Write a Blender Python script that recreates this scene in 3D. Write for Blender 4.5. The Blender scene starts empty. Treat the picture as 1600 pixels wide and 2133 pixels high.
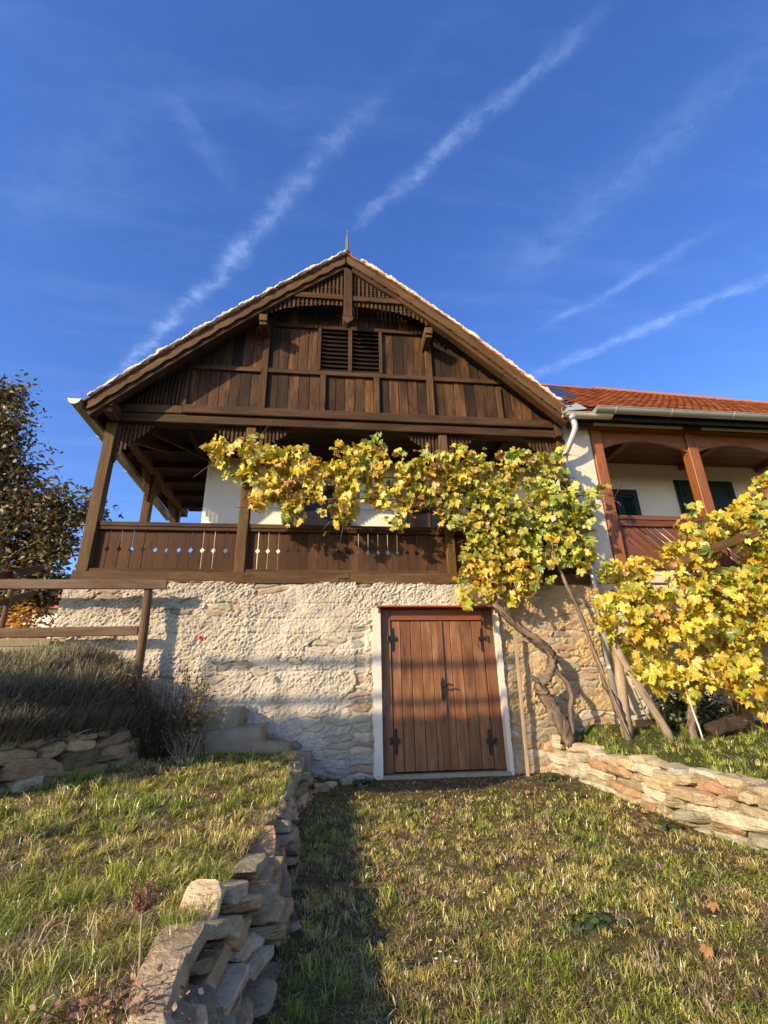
import bpy, math, random
import numpy as np
from mathutils import Vector, Matrix
R_ = math.radians
random.seed(7); rng = np.random.default_rng(7)
S = bpy.context.scene
COL = S.collection

# ------------------------------------------------------------------ camera
def cam_axes(p, r, yw):
    f = np.array([math.sin(yw)*math.cos(p), math.cos(yw)*math.cos(p), math.sin(p)])
    rt = np.array([math.cos(yw), -math.sin(yw), 0.0]); up = np.cross(rt, f)
    return rt*math.cos(r)+up*math.sin(r), -rt*math.sin(r)+up*math.cos(r), f
rt, up, fw = cam_axes(R_(21.397), R_(-1.252), R_(6.82))
cd = bpy.data.cameras.new('camera'); cam = bpy.data.objects.new('camera', cd); COL.objects.link(cam)
cam.matrix_world = Matrix(((rt[0], up[0], -fw[0], 0), (rt[1], up[1], -fw[1], 0), (rt[2], up[2], -fw[2], 0), (0, 0, 0, 1)))
cd.sensor_fit = 'VERTICAL'; cd.sensor_height = 24.0; cd.sensor_width = 18.0
cd.lens = 1033.7/2133*24.0; cd.clip_start = 0.05; cd.clip_end = 2000
S.camera = cam

# ------------------------------------------------------------------ light
SUN_A, SUN_E = R_(51), R_(22.5)          # azimuth left of the facade normal, elevation
to_sun = Vector((-math.sin(SUN_A)*math.cos(SUN_E), -math.cos(SUN_A)*math.cos(SUN_E), math.sin(SUN_E)))
sl = bpy.data.lights.new('sun', 'SUN'); so = bpy.data.objects.new('sun', sl); COL.objects.link(so)
sl.energy = 4.25; sl.angle = R_(0.9); sl.color = (1.0, 0.80, 0.53)
so.rotation_euler = to_sun.to_track_quat('Z', 'Y').to_euler()
W = bpy.data.worlds.new('World'); S.world = W; W.use_nodes = True
wt = W.node_tree; wt.nodes.clear()
S.view_settings.view_transform = 'Standard'; S.view_settings.look = 'None'
S.view_settings.exposure = 0.84; S.view_settings.gamma = 1.0
S.render.engine = 'CYCLES'
try:
    S.cycles.use_denoising = True
    S.cycles.max_bounces = 7; S.cycles.transparent_max_bounces = 4
except Exception: pass

class NT:
    """small helper round a node tree"""
    def __init__(s, t): s.t = t
    def n(s, ty, props=None, **ins):
        nd = s.t.nodes.new(ty)
        for k, v in (props or {}).items(): setattr(nd, k, v)
        for k, v in ins.items():
            key = int(k[1:]) if k[0] == 'i' and k[1:].isdigit() else k.replace('_', ' ')
            s.set(nd.inputs[key], v)
        return nd
    def set(s, sock, v):
        if hasattr(v, 'outputs'): v = v.outputs[0]
        if hasattr(v, 'is_output'): s.t.links.new(v, sock)
        else: sock.default_value = v
    def m(s, op, a, b=0.0, c=None, clamp=False):
        nd = s.t.nodes.new('ShaderNodeMath'); nd.operation = op; nd.use_clamp = clamp
        s.set(nd.inputs[0], a); s.set(nd.inputs[1], b)
        if c is not None: s.set(nd.inputs[2], c)
        return nd.outputs[0]
    def vm(s, op, a, b=(0, 0, 0), out=0):
        nd = s.t.nodes.new('ShaderNodeVectorMath'); nd.operation = op
        s.set(nd.inputs[0], a); s.set(nd.inputs[1], b)
        return nd.outputs[out]
    def mix(s, f, a, b, mode='MIX'):
        nd = s.t.nodes.new('ShaderNodeMix'); nd.data_type = 'RGBA'; nd.blend_type = mode
        def c4(v): return tuple(v)+(1.0,) if isinstance(v, (tuple, list)) and len(v) == 3 else v
        s.set(nd.inputs[0], f); s.set(nd.inputs[6], c4(a)); s.set(nd.inputs[7], c4(b))
        return nd.outputs[2]
    def ramp(s, f, stops):
        nd = s.t.nodes.new('ShaderNodeValToRGB'); cr = nd.color_ramp
        while len(cr.elements) < len(stops): cr.elements.new(0.5)
        for e, (p, c) in zip(cr.elements, stops):
            e.position = p; e.color = tuple(c)+(1.0,) if len(c) == 3 else c
        s.set(nd.inputs[0], f); return nd.outputs[0]
    def noise(s, v, scale, detail=4.0, rough=0.55, dist=0.0):
        nd = s.n('ShaderNodeTexNoise', Scale=scale, Detail=detail, Roughness=rough, Distortion=dist)
        if v is not None: s.set(nd.inputs['Vector'], v)
        return nd.outputs[0]
    def step(s, f, lo, hi):
        nd = s.n('ShaderNodeMapRange', {'interpolation_type': 'SMOOTHSTEP'}, i0=f, i1=lo, i2=hi)
        return nd.outputs[0]

# sky: Nishita with high thin cirrus and old contrails laid out on a plane overhead
w = NT(wt)
sky = w.n('ShaderNodeTexSky', {'sky_type': 'NISHITA', 'sun_disc': False, 'sun_elevation': SUN_E,
          'sun_rotation': math.atan2(to_sun.x, to_sun.y), 'altitude': 300.0, 'air_density': 1.0, 'dust_density': 0.7, 'ozone_density': 3.0})
dirv = w.vm('NORMALIZE', w.n('ShaderNodeTexCoord').outputs['Generated'])
sep = w.n('ShaderNodeSeparateXYZ', Vector=dirv)
zz = w.m('MAXIMUM', sep.outputs[2], 0.06)
pl = w.n('ShaderNodeCombineXYZ', X=w.m('DIVIDE', sep.outputs[0], zz), Y=w.m('DIVIDE', sep.outputs[1], zz))
warp = w.n('ShaderNodeTexNoise', Vector=pl, Scale=11.0, Detail=8.0, Roughness=0.62)
warp2 = w.n('ShaderNodeTexNoise', Vector=pl, Scale=2.2, Detail=2.0)
plw = w.vm('ADD', w.vm('ADD', pl, w.vm('MULTIPLY', w.vm('SUBTRACT', warp.outputs['Color'], (0.5, 0.5, 0.5)), (0.075, 0.075, 0))),
           w.vm('MULTIPLY', w.vm('SUBTRACT', warp2.outputs['Color'], (0.5, 0.5, 0.5)), (0.06, 0.06, 0)))
total = None
for (ax, ay, bx, by, wd, st) in ((-.80, 1.56, .15, .45, .026, .62), (.03, .815, .44, .36, .020, .50), (.62, 1.33, 1.25, .70, .032, .62),
                                 (.60, 1.08, .90, .71, .026, .38), (-.29, .56, -.21, .76, .036, .17), (-.16, .95, .06, 1.15, .04, .12),
                                 (.42, .95, .74, .34, .075, .22), (.85, .60, 1.2, .35, .06, .2), (-.75, .9, -.3, .55, .10, .12)):
    L = math.hypot(bx-ax, by-ay); d = ((bx-ax)/L, (by-ay)/L)
    q = w.vm('SUBTRACT', plw, (ax, ay, 0))
    t = w.vm('DOT_PRODUCT', q, (d[0]/L, d[1]/L, 0), 1)
    wd *= 0.72; e = w.vm('DOT_PRODUCT', q, (-d[1]/wd, d[0]/wd, 0), 1)
    g = w.m('EXPONENT', w.m('MULTIPLY', w.m('MULTIPLY', e, e), -1.0))
    ends = w.m('MULTIPLY', w.step(t, -0.05, 0.25), w.m('SUBTRACT', 1.0, w.step(t, 0.6, 1.08)))
    v = w.m('MULTIPLY', w.m('MULTIPLY', g, ends), st*0.78)
    total = v if total is None else w.m('ADD', total, v)
rotp = w.n('ShaderNodeMapping', Vector=plw, Rotation=(0, 0, R_(49)), Scale=(0.8, 4.0, 1))
wisp = w.step(w.noise(rotp, 2.4, 6.0, 0.6), 0.45, 0.85)
brk = w.step(w.noise(plw, 15.0, 8.0, 0.72), 0.28, 0.72)
cl = w.m('ADD', w.m('MULTIPLY', total, w.m('MULTIPLY_ADD', brk, 0.60, 0.05)), w.m('MULTIPLY', wisp, 0.07), clamp=True)
skyc = w.n('ShaderNodeHueSaturation', Color=sky, Hue=0.5165, Saturation=1.22, Value=1.22)
CLOUD = (3.0, 3.9, 5.9)
bg = w.n('ShaderNodeBackground', Color=w.mix(cl, skyc, CLOUD), Strength=0.137)
w.t.links.new(bg.outputs[0], w.n('ShaderNodeOutputWorld').inputs[0])

# ------------------------------------------------------------------ numeric noise
def _h(ix, iy, iz, seed):
    n = (ix.astype(np.int64)*374761393 + iy.astype(np.int64)*668265263 + iz.astype(np.int64)*2147483647 + seed*974711) & 0xffffffff
    n = ((n ^ (n >> 13))*1274126177) & 0xffffffff
    n = ((n ^ (n >> 16))*2246822519) & 0xffffffff
    return ((n ^ (n >> 15)) & 0xffffff)/float(0xffffff)
def vnoise(P, seed=0):
    F = np.floor(P); f = P-F; u = f*f*(3-2*f); i = F.astype(np.int64); o = 0
    for a in (0, 1):
        for b in (0, 1):
            for c in (0, 1):
                wgt = (u[:, 0] if a else 1-u[:, 0])*(u[:, 1] if b else 1-u[:, 1])*(u[:, 2] if c else 1-u[:, 2])
                o = o+wgt*_h(i[:, 0]+a, i[:, 1]+b, i[:, 2]+c, seed)
    return o
def fbm(P, oct=4, seed=0, gain=0.5):
    o = 0; a = 1.0; s = 0
    for k in range(oct):
        o = o+a*vnoise(P*2.0**k+k*17.3, seed+k); s += a; a *= gain
    return o/s
def worley(x, y, seed=0):
    ix, iy = np.floor(x), np.floor(y)
    f1 = np.full(x.shape, 9.0); f2 = f1.copy(); cid = np.zeros(x.shape)
    for a in (-1, 0, 1):
        for b in (-1, 0, 1):
            cx, cy = ix+a, iy+b
            px = cx+0.15+0.7*_h(cx, cy, cx*0, seed); py = cy+0.15+0.7*_h(cx, cy, cx*0+1, seed)
            d = np.hypot(px-x, py-y); idv = _h(cx, cy, cx*0+2, seed)
            lo = d < f1
            f2 = np.where(lo, f1, np.minimum(f2, d)); cid = np.where(lo, idv, cid); f1 = np.where(lo, d, f1)
    return f1, f2, cid
def sstep(x, a, b):
    t = np.clip((x-a)/(b-a), 0, 1); return t*t*(3-2*t)

# ------------------------------------------------------------------ materials
def new_mat(name):
    m = bpy.data.materials.new(name); m.use_nodes = True; m.node_tree.nodes.clear()
    return m, NT(m.node_tree)
def finish(nt, shader): nt.t.links.new(shader.outputs[0], nt.n('ShaderNodeOutputMaterial').inputs[0])
def attr(nt, name): return nt.n('ShaderNodeAttribute', {'attribute_name': name})
def wood(name, dark, mid, light, rough=0.75, grey=None, greyamt=0.3, bump=0.35, tone=0.5, spec=0.25, streak=1.0):
    m, n = new_mat(name)
    lc = attr(n, 'lc').outputs['Vector']; rn = attr(n, 'rnd').outputs['Fac']
    v = n.vm('ADD', lc, n.n('ShaderNodeCombineXYZ', X=n.m('MULTIPLY', rn, 31.0), Y=n.m('MULTIPLY', rn, 17.0), Z=n.m('MULTIPLY', rn, 7.0)))
    wob = n.vm('MULTIPLY', n.n('ShaderNodeTexNoise', Vector=v, Scale=2.5, Detail=2.0).outputs['Color'], (0, 0.06, 0.06))
    v2 = n.vm('ADD', v, wob)
    g1 = n.noise(n.vm('MULTIPLY', v2, (1.3, 34, 34)), 1.0, 6.0, 0.65)
    g2 = n.noise(n.vm('MULTIPLY', v2, (0.9, 7, 7)), 1.0, 4.0, 0.6)
    g3 = n.noise(n.vm('MULTIPLY', v2, (2.2, 110, 110)), 1.0, 3.0, 0.6)
    kn = n.n('ShaderNodeTexVoronoi', Vector=n.vm('MULTIPLY', v2, (2.0, 9.0, 9.0)), Scale=1.0)
    knot = n.m('SUBTRACT', 1.0, n.step(kn.outputs['Distance'], 0.08, 0.24))
    f = n.m('ADD', n.m('MULTIPLY', g1, 0.6), n.m('MULTIPLY', g2, 0.55))
    c = n.ramp(f, [(0.30, dark), (0.56, mid), (0.80, light)])
    crack = n.step(g3, 0.60, 0.72)
    c = n.mix(n.m('MULTIPLY', crack, 0.55*streak), c, tuple(x*0.35 for x in dark))
    c = n.mix(n.m('MULTIPLY', knot, 0.6), c, tuple(x*0.6 for x in dark))
    if grey:
        gm = n.step(n.noise(n.vm('MULTIPLY', v, (1.1, 4, 4)), 1.3, 5.0, 0.6), 0.42, 0.75)
        c = n.mix(n.m('MULTIPLY', gm, greyamt), c, grey)
    k = n.m('MULTIPLY_ADD', rn, tone, 1.0-tone*0.5)
    c = n.vm('MULTIPLY', c, n.n('ShaderNodeCombineXYZ', X=k, Y=k, Z=k))
    b = n.n('ShaderNodeBump', Strength=bump, Distance=0.006, Height=n.m('SUBTRACT', n.m('ADD', g1, n.m('MULTIPLY', g2, 0.6)), crack))
    p = n.n('ShaderNodeBsdfPrincipled', Base_Color=c, Roughness=n.m('MULTIPLY_ADD', g1, 0.2, rough-0.1), Normal=b)
    p.inputs['Specular IOR Level'].default_value = spec
    finish(n, p); return m
def stone_mat(name, light=(1, 1, 1), bump=0.9, lichen=0.3):
    m, n = new_mat(name)
    tc = n.n('ShaderNodeTexCoord').outputs['Object']
    c = attr(n, 'col').outputs['Color']
    a = n.noise(tc, 7.0, 8.0, 0.65); b_ = n.noise(tc, 34.0, 6.0, 0.7); st = n.noise(n.vm('MULTIPLY', tc, (10, 10, 60)), 1.0, 4.0, 0.6)
    k = n.m('MULTIPLY_ADD', a, 1.3, n.m('MULTIPLY_ADD', b_, 0.7, n.m('MULTIPLY_ADD', st, 0.8, -0.42)))
    c = n.vm('MULTIPLY', c, n.n('ShaderNodeCombineXYZ', X=n.m('MULTIPLY', k, light[0]), Y=n.m('MULTIPLY', k, light[1]), Z=n.m('MULTIPLY', k, light[2])))
    rust = n.step(n.noise(n.vm('ADD', tc, (5, 3, 1)), 7.0, 7.0, 0.65), 0.58, 0.70)
    c = n.mix(n.m('MULTIPLY', rust, 0.35), c, (0.28, 0.16, 0.085))
    li = n.step(n.noise(n.vm('ADD', tc, (9, 1, 4)), 13.0, 5.0, 0.6), 0.60, 0.70)
    c = n.mix(n.m('MULTIPLY', li, lichen), c, (0.55, 0.55, 0.48))
    b = n.n('ShaderNodeBump', Strength=bump, Distance=0.03, Height=n.m('ADD', n.m('ADD', a, st), n.m('MULTIPLY', b_, 0.6)))
    p = n.n('ShaderNodeBsdfPrincipled', Base_Color=c, Roughness=0.85, Normal=b); p.inputs['Specular IOR Level'].default_value = 0.2
    finish(n, p); return m
def plain(name, col, rough=0.6, metal=0.0, var=0.25, scale=6.0, bump=0.1, spec=0.4, stretch=(1, 1, 1), dirt=None, dirtamt=0.4, fine=60.0):
    m, n = new_mat(name)
    tc = n.vm('MULTIPLY', n.n('ShaderNodeTexCoord').outputs['Object'], stretch)
    a = n.noise(tc, scale, 6.0, 0.6); f = n.noise(tc, fine, 3.0, 0.6)
    k = n.m('MULTIPLY_ADD', a, var*2, n.m('MULTIPLY_ADD', f, var*0.6, 1.0-var*1.3))
    c = n.vm('MULTIPLY', col, n.n('ShaderNodeCombineXYZ', X=k, Y=k, Z=k))
    if dirt:
        d = n.step(n.noise(n.vm('ADD', tc, (3, 7, 2)), scale*0.6, 7.0, 0.65), 0.45, 0.72)
        c = n.mix(n.m('MULTIPLY', d, dirtamt), c, dirt)
    b = n.n('ShaderNodeBump', Strength=bump, Distance=0.01, Height=n.m('ADD', a, n.m('MULTIPLY', f, 0.5)))
    p = n.n('ShaderNodeBsdfPrincipled', Base_Color=c, Roughness=rough, Metallic=metal, Normal=b); p.inputs['Specular IOR Level'].default_value = spec
    finish(n, p); return m
def leafy(name, trans=0.35, rough=0.5, scale=30.0, var=0.5, gloss=0.06):
    m, n = new_mat(name)
    c = attr(n, 'col').outputs['Color']; lc = attr(n, 'lc').outputs['Vector']
    a = n.noise(lc, scale, 4.0, 0.6)
    k = n.m('MULTIPLY_ADD', a, var*2, 1.0-var)
    c = n.vm('MULTIPLY', c, n.n('ShaderNodeCombineXYZ', X=k, Y=k, Z=k))
    d = n.n('ShaderNodeBsdfDiffuse', Color=c)
    t = n.n('ShaderNodeBsdfTranslucent', Color=n.vm('MULTIPLY', c, (1.25, 1.15, 0.6)))
    g = n.n('ShaderNodeBsdfGlossy', Roughness=rough, Color=(0.8, 0.8, 0.8, 1))
    s = n.n('ShaderNodeMixShader', i0=trans, i1=d, i2=t)
    s = n.n('ShaderNodeMixShader', i0=gloss, i1=s, i2=g)
    finish(n, s); return m

M = {}
M['gable'] = wood('gable_board_wood', (0.0070, 0.0038, 0.0017), (0.0350, 0.0165, 0.0062), (0.1200, 0.0560, 0.0200), tone=1.3, grey=(0.1700, 0.0720, 0.0230), greyamt=0.55, bump=0.7)
M['timber'] = wood('old_timber', (0.0150, 0.0067, 0.0021), (0.0532, 0.0238, 0.0074), (0.1125, 0.0554, 0.0185), tone=0.5, grey=(0.1023, 0.0693, 0.0357), greyamt=0.45, bump=0.6)
M['post'] = wood('post_timber', (0.0338, 0.0157, 0.0047), (0.0887, 0.0436, 0.0140), (0.1532, 0.0830, 0.0290), tone=0.3, grey=(0.1532, 0.1089, 0.0570), greyamt=0.4, bump=0.6)
M['balu'] = wood('balustrade_wood', (0.0207, 0.0086, 0.0026), (0.0591, 0.0245, 0.0072), (0.0998, 0.0447, 0.0138), tone=0.6, bump=0.4)
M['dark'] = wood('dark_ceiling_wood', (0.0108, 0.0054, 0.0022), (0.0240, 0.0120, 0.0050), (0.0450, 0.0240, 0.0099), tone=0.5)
M['door'] = wood('cellar_door_wood', (0.0540, 0.0175, 0.0050), (0.1480, 0.0520, 0.0160), (0.2450, 0.1000, 0.0370), rough=0.5, tone=0.45, bump=0.35, spec=0.4, grey=(0.31, 0.175, 0.085), greyamt=0.6)
M['hood'] = wood('red_stained_wood', (0.12, 0.03, 0.012), (0.20, 0.055, 0.02), (0.27, 0.085, 0.03), rough=0.5, tone=0.2, spec=0.4)
M['orange'] = wood('orange_stained_wood', (0.1101, 0.0360, 0.0099), (0.2156, 0.0730, 0.0207), (0.2845, 0.1072, 0.0322), rough=0.5, tone=0.25, bump=0.15, spec=0.4, streak=0.4)
M['redrail'] = wood('red_brown_railing_wood', (0.0638, 0.0220, 0.0097), (0.1275, 0.0440, 0.0176), (0.1785, 0.0704, 0.0308), rough=0.5, tone=0.4, bump=0.15, spec=0.4, streak=0.5)
M['rail'] = wood('weathered_rail_wood', (0.0490, 0.0258, 0.0127), (0.1120, 0.0612, 0.0327), (0.1890, 0.1224, 0.0739), tone=0.3, grey=(0.2100, 0.1610, 0.1162), greyamt=0.45, bump=0.5)
M['stake'] = wood('bleached_stake_wood', (0.14, 0.095, 0.055), (0.29, 0.21, 0.13), (0.42, 0.33, 0.22), tone=0.3, bump=0.4)
M['bark'] = wood('vine_bark', (0.0432, 0.0266, 0.0173), (0.1368, 0.0950, 0.0648), (0.2736, 0.2128, 0.1512), tone=0.4, bump=1.0)
M['twig'] = wood('dark_dry_twig', (0.02, 0.012, 0.007), (0.06, 0.038, 0.022), (0.13, 0.085, 0.05), tone=0.9)
M['white'] = plain('white_plaster', (0.78, 0.73, 0.63), 0.9, var=0.10, scale=2.0, bump=0.25, spec=0.1, dirt=(0.55, 0.50, 0.42), dirtamt=0.25, fine=40)
M['whitecool'] = plain('lime_wash', (0.60, 0.54, 0.44), 0.9, var=0.14, scale=4.0, bump=0.45, spec=0.1, dirt=(0.46, 0.40, 0.31), dirtamt=0.5)
M['mortar'] = plain('verge_mortar', (0.60, 0.54, 0.45), 0.95, var=0.25, scale=14.0, bump=0.8, spec=0.1, dirt=(0.42, 0.30, 0.20), dirtamt=0.7)
M['zinc'] = plain('zinc_sheet', (0.50, 0.49, 0.46), 0.42, 0.45, var=0.2, scale=5.0, bump=0.08, dirt=(0.33, 0.30, 0.24), dirtamt=0.35)
M['zincdull'] = plain('weathered_gutter_sheet', (0.36, 0.36, 0.30), 0.5, 0.45, var=0.2, scale=4.0, bump=0.05, dirt=(0.30, 0.26, 0.18), dirtamt=0.4)
M['copper'] = plain('pale_gutter_sheet', (0.60, 0.50, 0.36), 0.5, 0.3, var=0.25, scale=6.0, bump=0.1, dirt=(0.4, 0.3, 0.2))
M['iron'] = plain('black_iron', (0.028, 0.024, 0.02), 0.5, 0.6, var=0.3, scale=20.0, bump=0.3)
M['tile'] = None
M['ridge'] = plain('ridge_tile_clay', (0.42, 0.14, 0.066), 0.8, var=0.25, scale=5.0, bump=0.3, spec=0.2, dirt=(0.35, 0.2, 0.12), dirtamt=0.4)
M['green'] = plain('dark_green_paint', (0.006, 0.022, 0.016), 0.45, var=0.3, scale=8.0, bump=0.1, spec=0.4)
M['fascia'] = plain('shaded_fascia_paint', (0.008, 0.012, 0.008), 0.6, var=0.3, bump=0.1)  # dark green taken near black, the soffit's shade is in the colour
M['panel'] = plain('dark_blue_sheet', (0.035, 0.035, 0.055), 0.3, 0.3, var=0.2, bump=0.05)
M['concrete'] = plain('step_concrete', (0.27, 0.215, 0.145), 0.9, var=0.28, scale=6.0, bump=0.5, spec=0.1, dirt=(0.16, 0.14, 0.08), dirtamt=0.6)
M['glass'] = plain('window_glass', (0.02, 0.016, 0.014), 0.12, var=0.1, bump=0.0, spec=0.25)
M['black'] = plain('dark_loft', (0.006, 0.005, 0.004), 0.9, var=0.1)
M['stones'] = stone_mat('schist_stone', (1.18, 1.0, 0.80))
M['stones_right'] = stone_mat('pale_schist_stone', (1.08, 1.02, 0.95), 0.8, 0.35)
M['vineleaf'] = leafy('vine_leaf', 0.40, 0.45, 22.0, 0.35)
M['treeleaf'] = leafy('tree_leaf', 0.22, 0.5, 10.0, 0.3)
M['blade'] = leafy('grass_blade', 0.30, 0.38, 8.0, 0.25, 0.08)
M['dryleaf'] = leafy('dry_leaf', 0.2, 0.6, 25.0, 0.5, 0.03)
def tile_mat():
    m, n = new_mat('clay_tile')
    rn = attr(n, 'rnd').outputs['Fac']; tc = n.n('ShaderNodeTexCoord').outputs['Object']
    a = n.noise(tc, 3.0, 6.0, 0.6); f = n.noise(tc, 40.0, 4.0, 0.6)
    c = n.ramp(n.m('ADD', n.m('MULTIPLY', rn, 0.6), n.m('MULTIPLY', a, 0.5)), [(0.2, (0.15, 0.050, 0.024)), (0.5, (0.28, 0.088, 0.038)), (0.85, (0.42, 0.14, 0.058))])
    k = n.m('MULTIPLY_ADD', f, 0.5, 0.75)
    c = n.vm('MULTIPLY', c, n.n('ShaderNodeCombineXYZ', X=k, Y=k, Z=k))
    p = n.n('ShaderNodeBsdfPrincipled', Base_Color=c, Roughness=0.8, Normal=n.n('ShaderNodeBump', Strength=0.3, Distance=0.01, Height=f))
    p.inputs['Specular IOR Level'].default_value = 0.25
    finish(n, p); return m
M['tile'] = tile_mat()
def ground_mat(name, soil, straw, green, gm=0.5):
    m, n = new_mat(name)
    tc = n.n('ShaderNodeTexCoord').outputs['Object']
    a = n.noise(tc, 1.3, 6.0, 0.6); b_ = n.noise(tc, 9.0, 6.0, 0.7); f = n.noise(tc, 90.0, 4.0, 0.7)
    c = n.mix(n.step(b_, 0.35, 0.68), soil, straw)
    c = n.mix(n.m('MULTIPLY', n.step(a, 0.38, 0.6), gm), c, green)
    k = n.m('MULTIPLY_ADD', f, 1.4, 0.3)
    c = n.vm('MULTIPLY', c, n.n('ShaderNodeCombineXYZ', X=k, Y=k, Z=k))
    p = n.n('ShaderNodeBsdfPrincipled', Base_Color=c, Roughness=0.95, Normal=n.n('ShaderNodeBump', Strength=1.0, Distance=0.03, Height=n.m('ADD', b_, n.m('MULTIPLY', f, 0.6))))
    p.inputs['Specular IOR Level'].default_value = 0.05
    finish(n, p); return m
M['soil'] = ground_mat('meadow_soil', (0.055, 0.040, 0.020), (0.20, 0.15, 0.065), (0.10, 0.105, 0.03))
M['soil_right'] = ground_mat('lawn_soil', (0.05, 0.045, 0.02), (0.12, 0.12, 0.04), (0.06, 0.10, 0.02), 0.7)
M['core'] = plain('dark_wall_core', (0.045, 0.035, 0.025), 0.95, var=0.3, bump=0.5, spec=0.05)
M['core_right'] = plain('lime_mortar', (0.30, 0.24, 0.16), 0.95, var=0.3, scale=9.0, bump=0.6, spec=0.05, dirt=(0.2, 0.14, 0.08), dirtamt=0.4)

# ------------------------------------------------------------------ mesh building
WORG = {}                                                # world origin of every object
def _link(name, me, mat, parent, origin):
    o = bpy.data.objects.new(name, me); COL.objects.link(o)
    if mat is not None: me.materials.append(mat)
    po = WORG[parent.name] if parent is not None else np.zeros(3)
    if parent is not None: o.parent = parent
    o.location = tuple(np.asarray(origin)-po); WORG[o.name] = np.asarray(origin, float)
    return o
def setattrs(me, rnd=None, lc=None, col=None):
    if rnd is not None:
        a = me.attributes.new('rnd', 'FLOAT', 'POINT'); a.data.foreach_set('value', np.asarray(rnd, np.float32))
    if lc is not None:
        a = me.attributes.new('lc', 'FLOAT_VECTOR', 'POINT'); a.data.foreach_set('vector', np.asarray(lc, np.float32).ravel())
    if col is not None:
        c = np.ones((len(col), 4), np.float32); c[:, :3] = col
        a = me.attributes.new('col', 'FLOAT_COLOR', 'POINT'); a.data.foreach_set('color', c.ravel())
def raw_mesh(name, V, loops, sizes, mat, parent=None, smooth=False, origin=None, **at):
    """fast mesh from flat arrays"""
    V = np.asarray(V, np.float64); loops = np.asarray(loops, np.int32).ravel(); sizes = np.asarray(sizes, np.int32)
    if origin is None: origin = np.array([(V[:, 0].min()+V[:, 0].max())/2, (V[:, 1].min()+V[:, 1].max())/2, V[:, 2].min()])
    me = bpy.data.meshes.new(name)
    me.vertices.add(len(V)); me.vertices.foreach_set('co', (V-origin).astype(np.float32).ravel())
    me.loops.add(len(loops)); me.loops.foreach_set('vertex_index', loops)
    me.polygons.add(len(sizes)); st = np.zeros(len(sizes), np.int32); st[1:] = np.cumsum(sizes)[:-1]
    me.polygons.foreach_set('loop_start', st)
    me.polygons.foreach_set('loop_total', sizes)
    if smooth: me.polygons.foreach_set('use_smooth', np.ones(len(sizes), bool))
    me.update(calc_edges=True); me.validate()
    setattrs(me, **at)
    return _link(name, me, mat, parent, origin)
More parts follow.
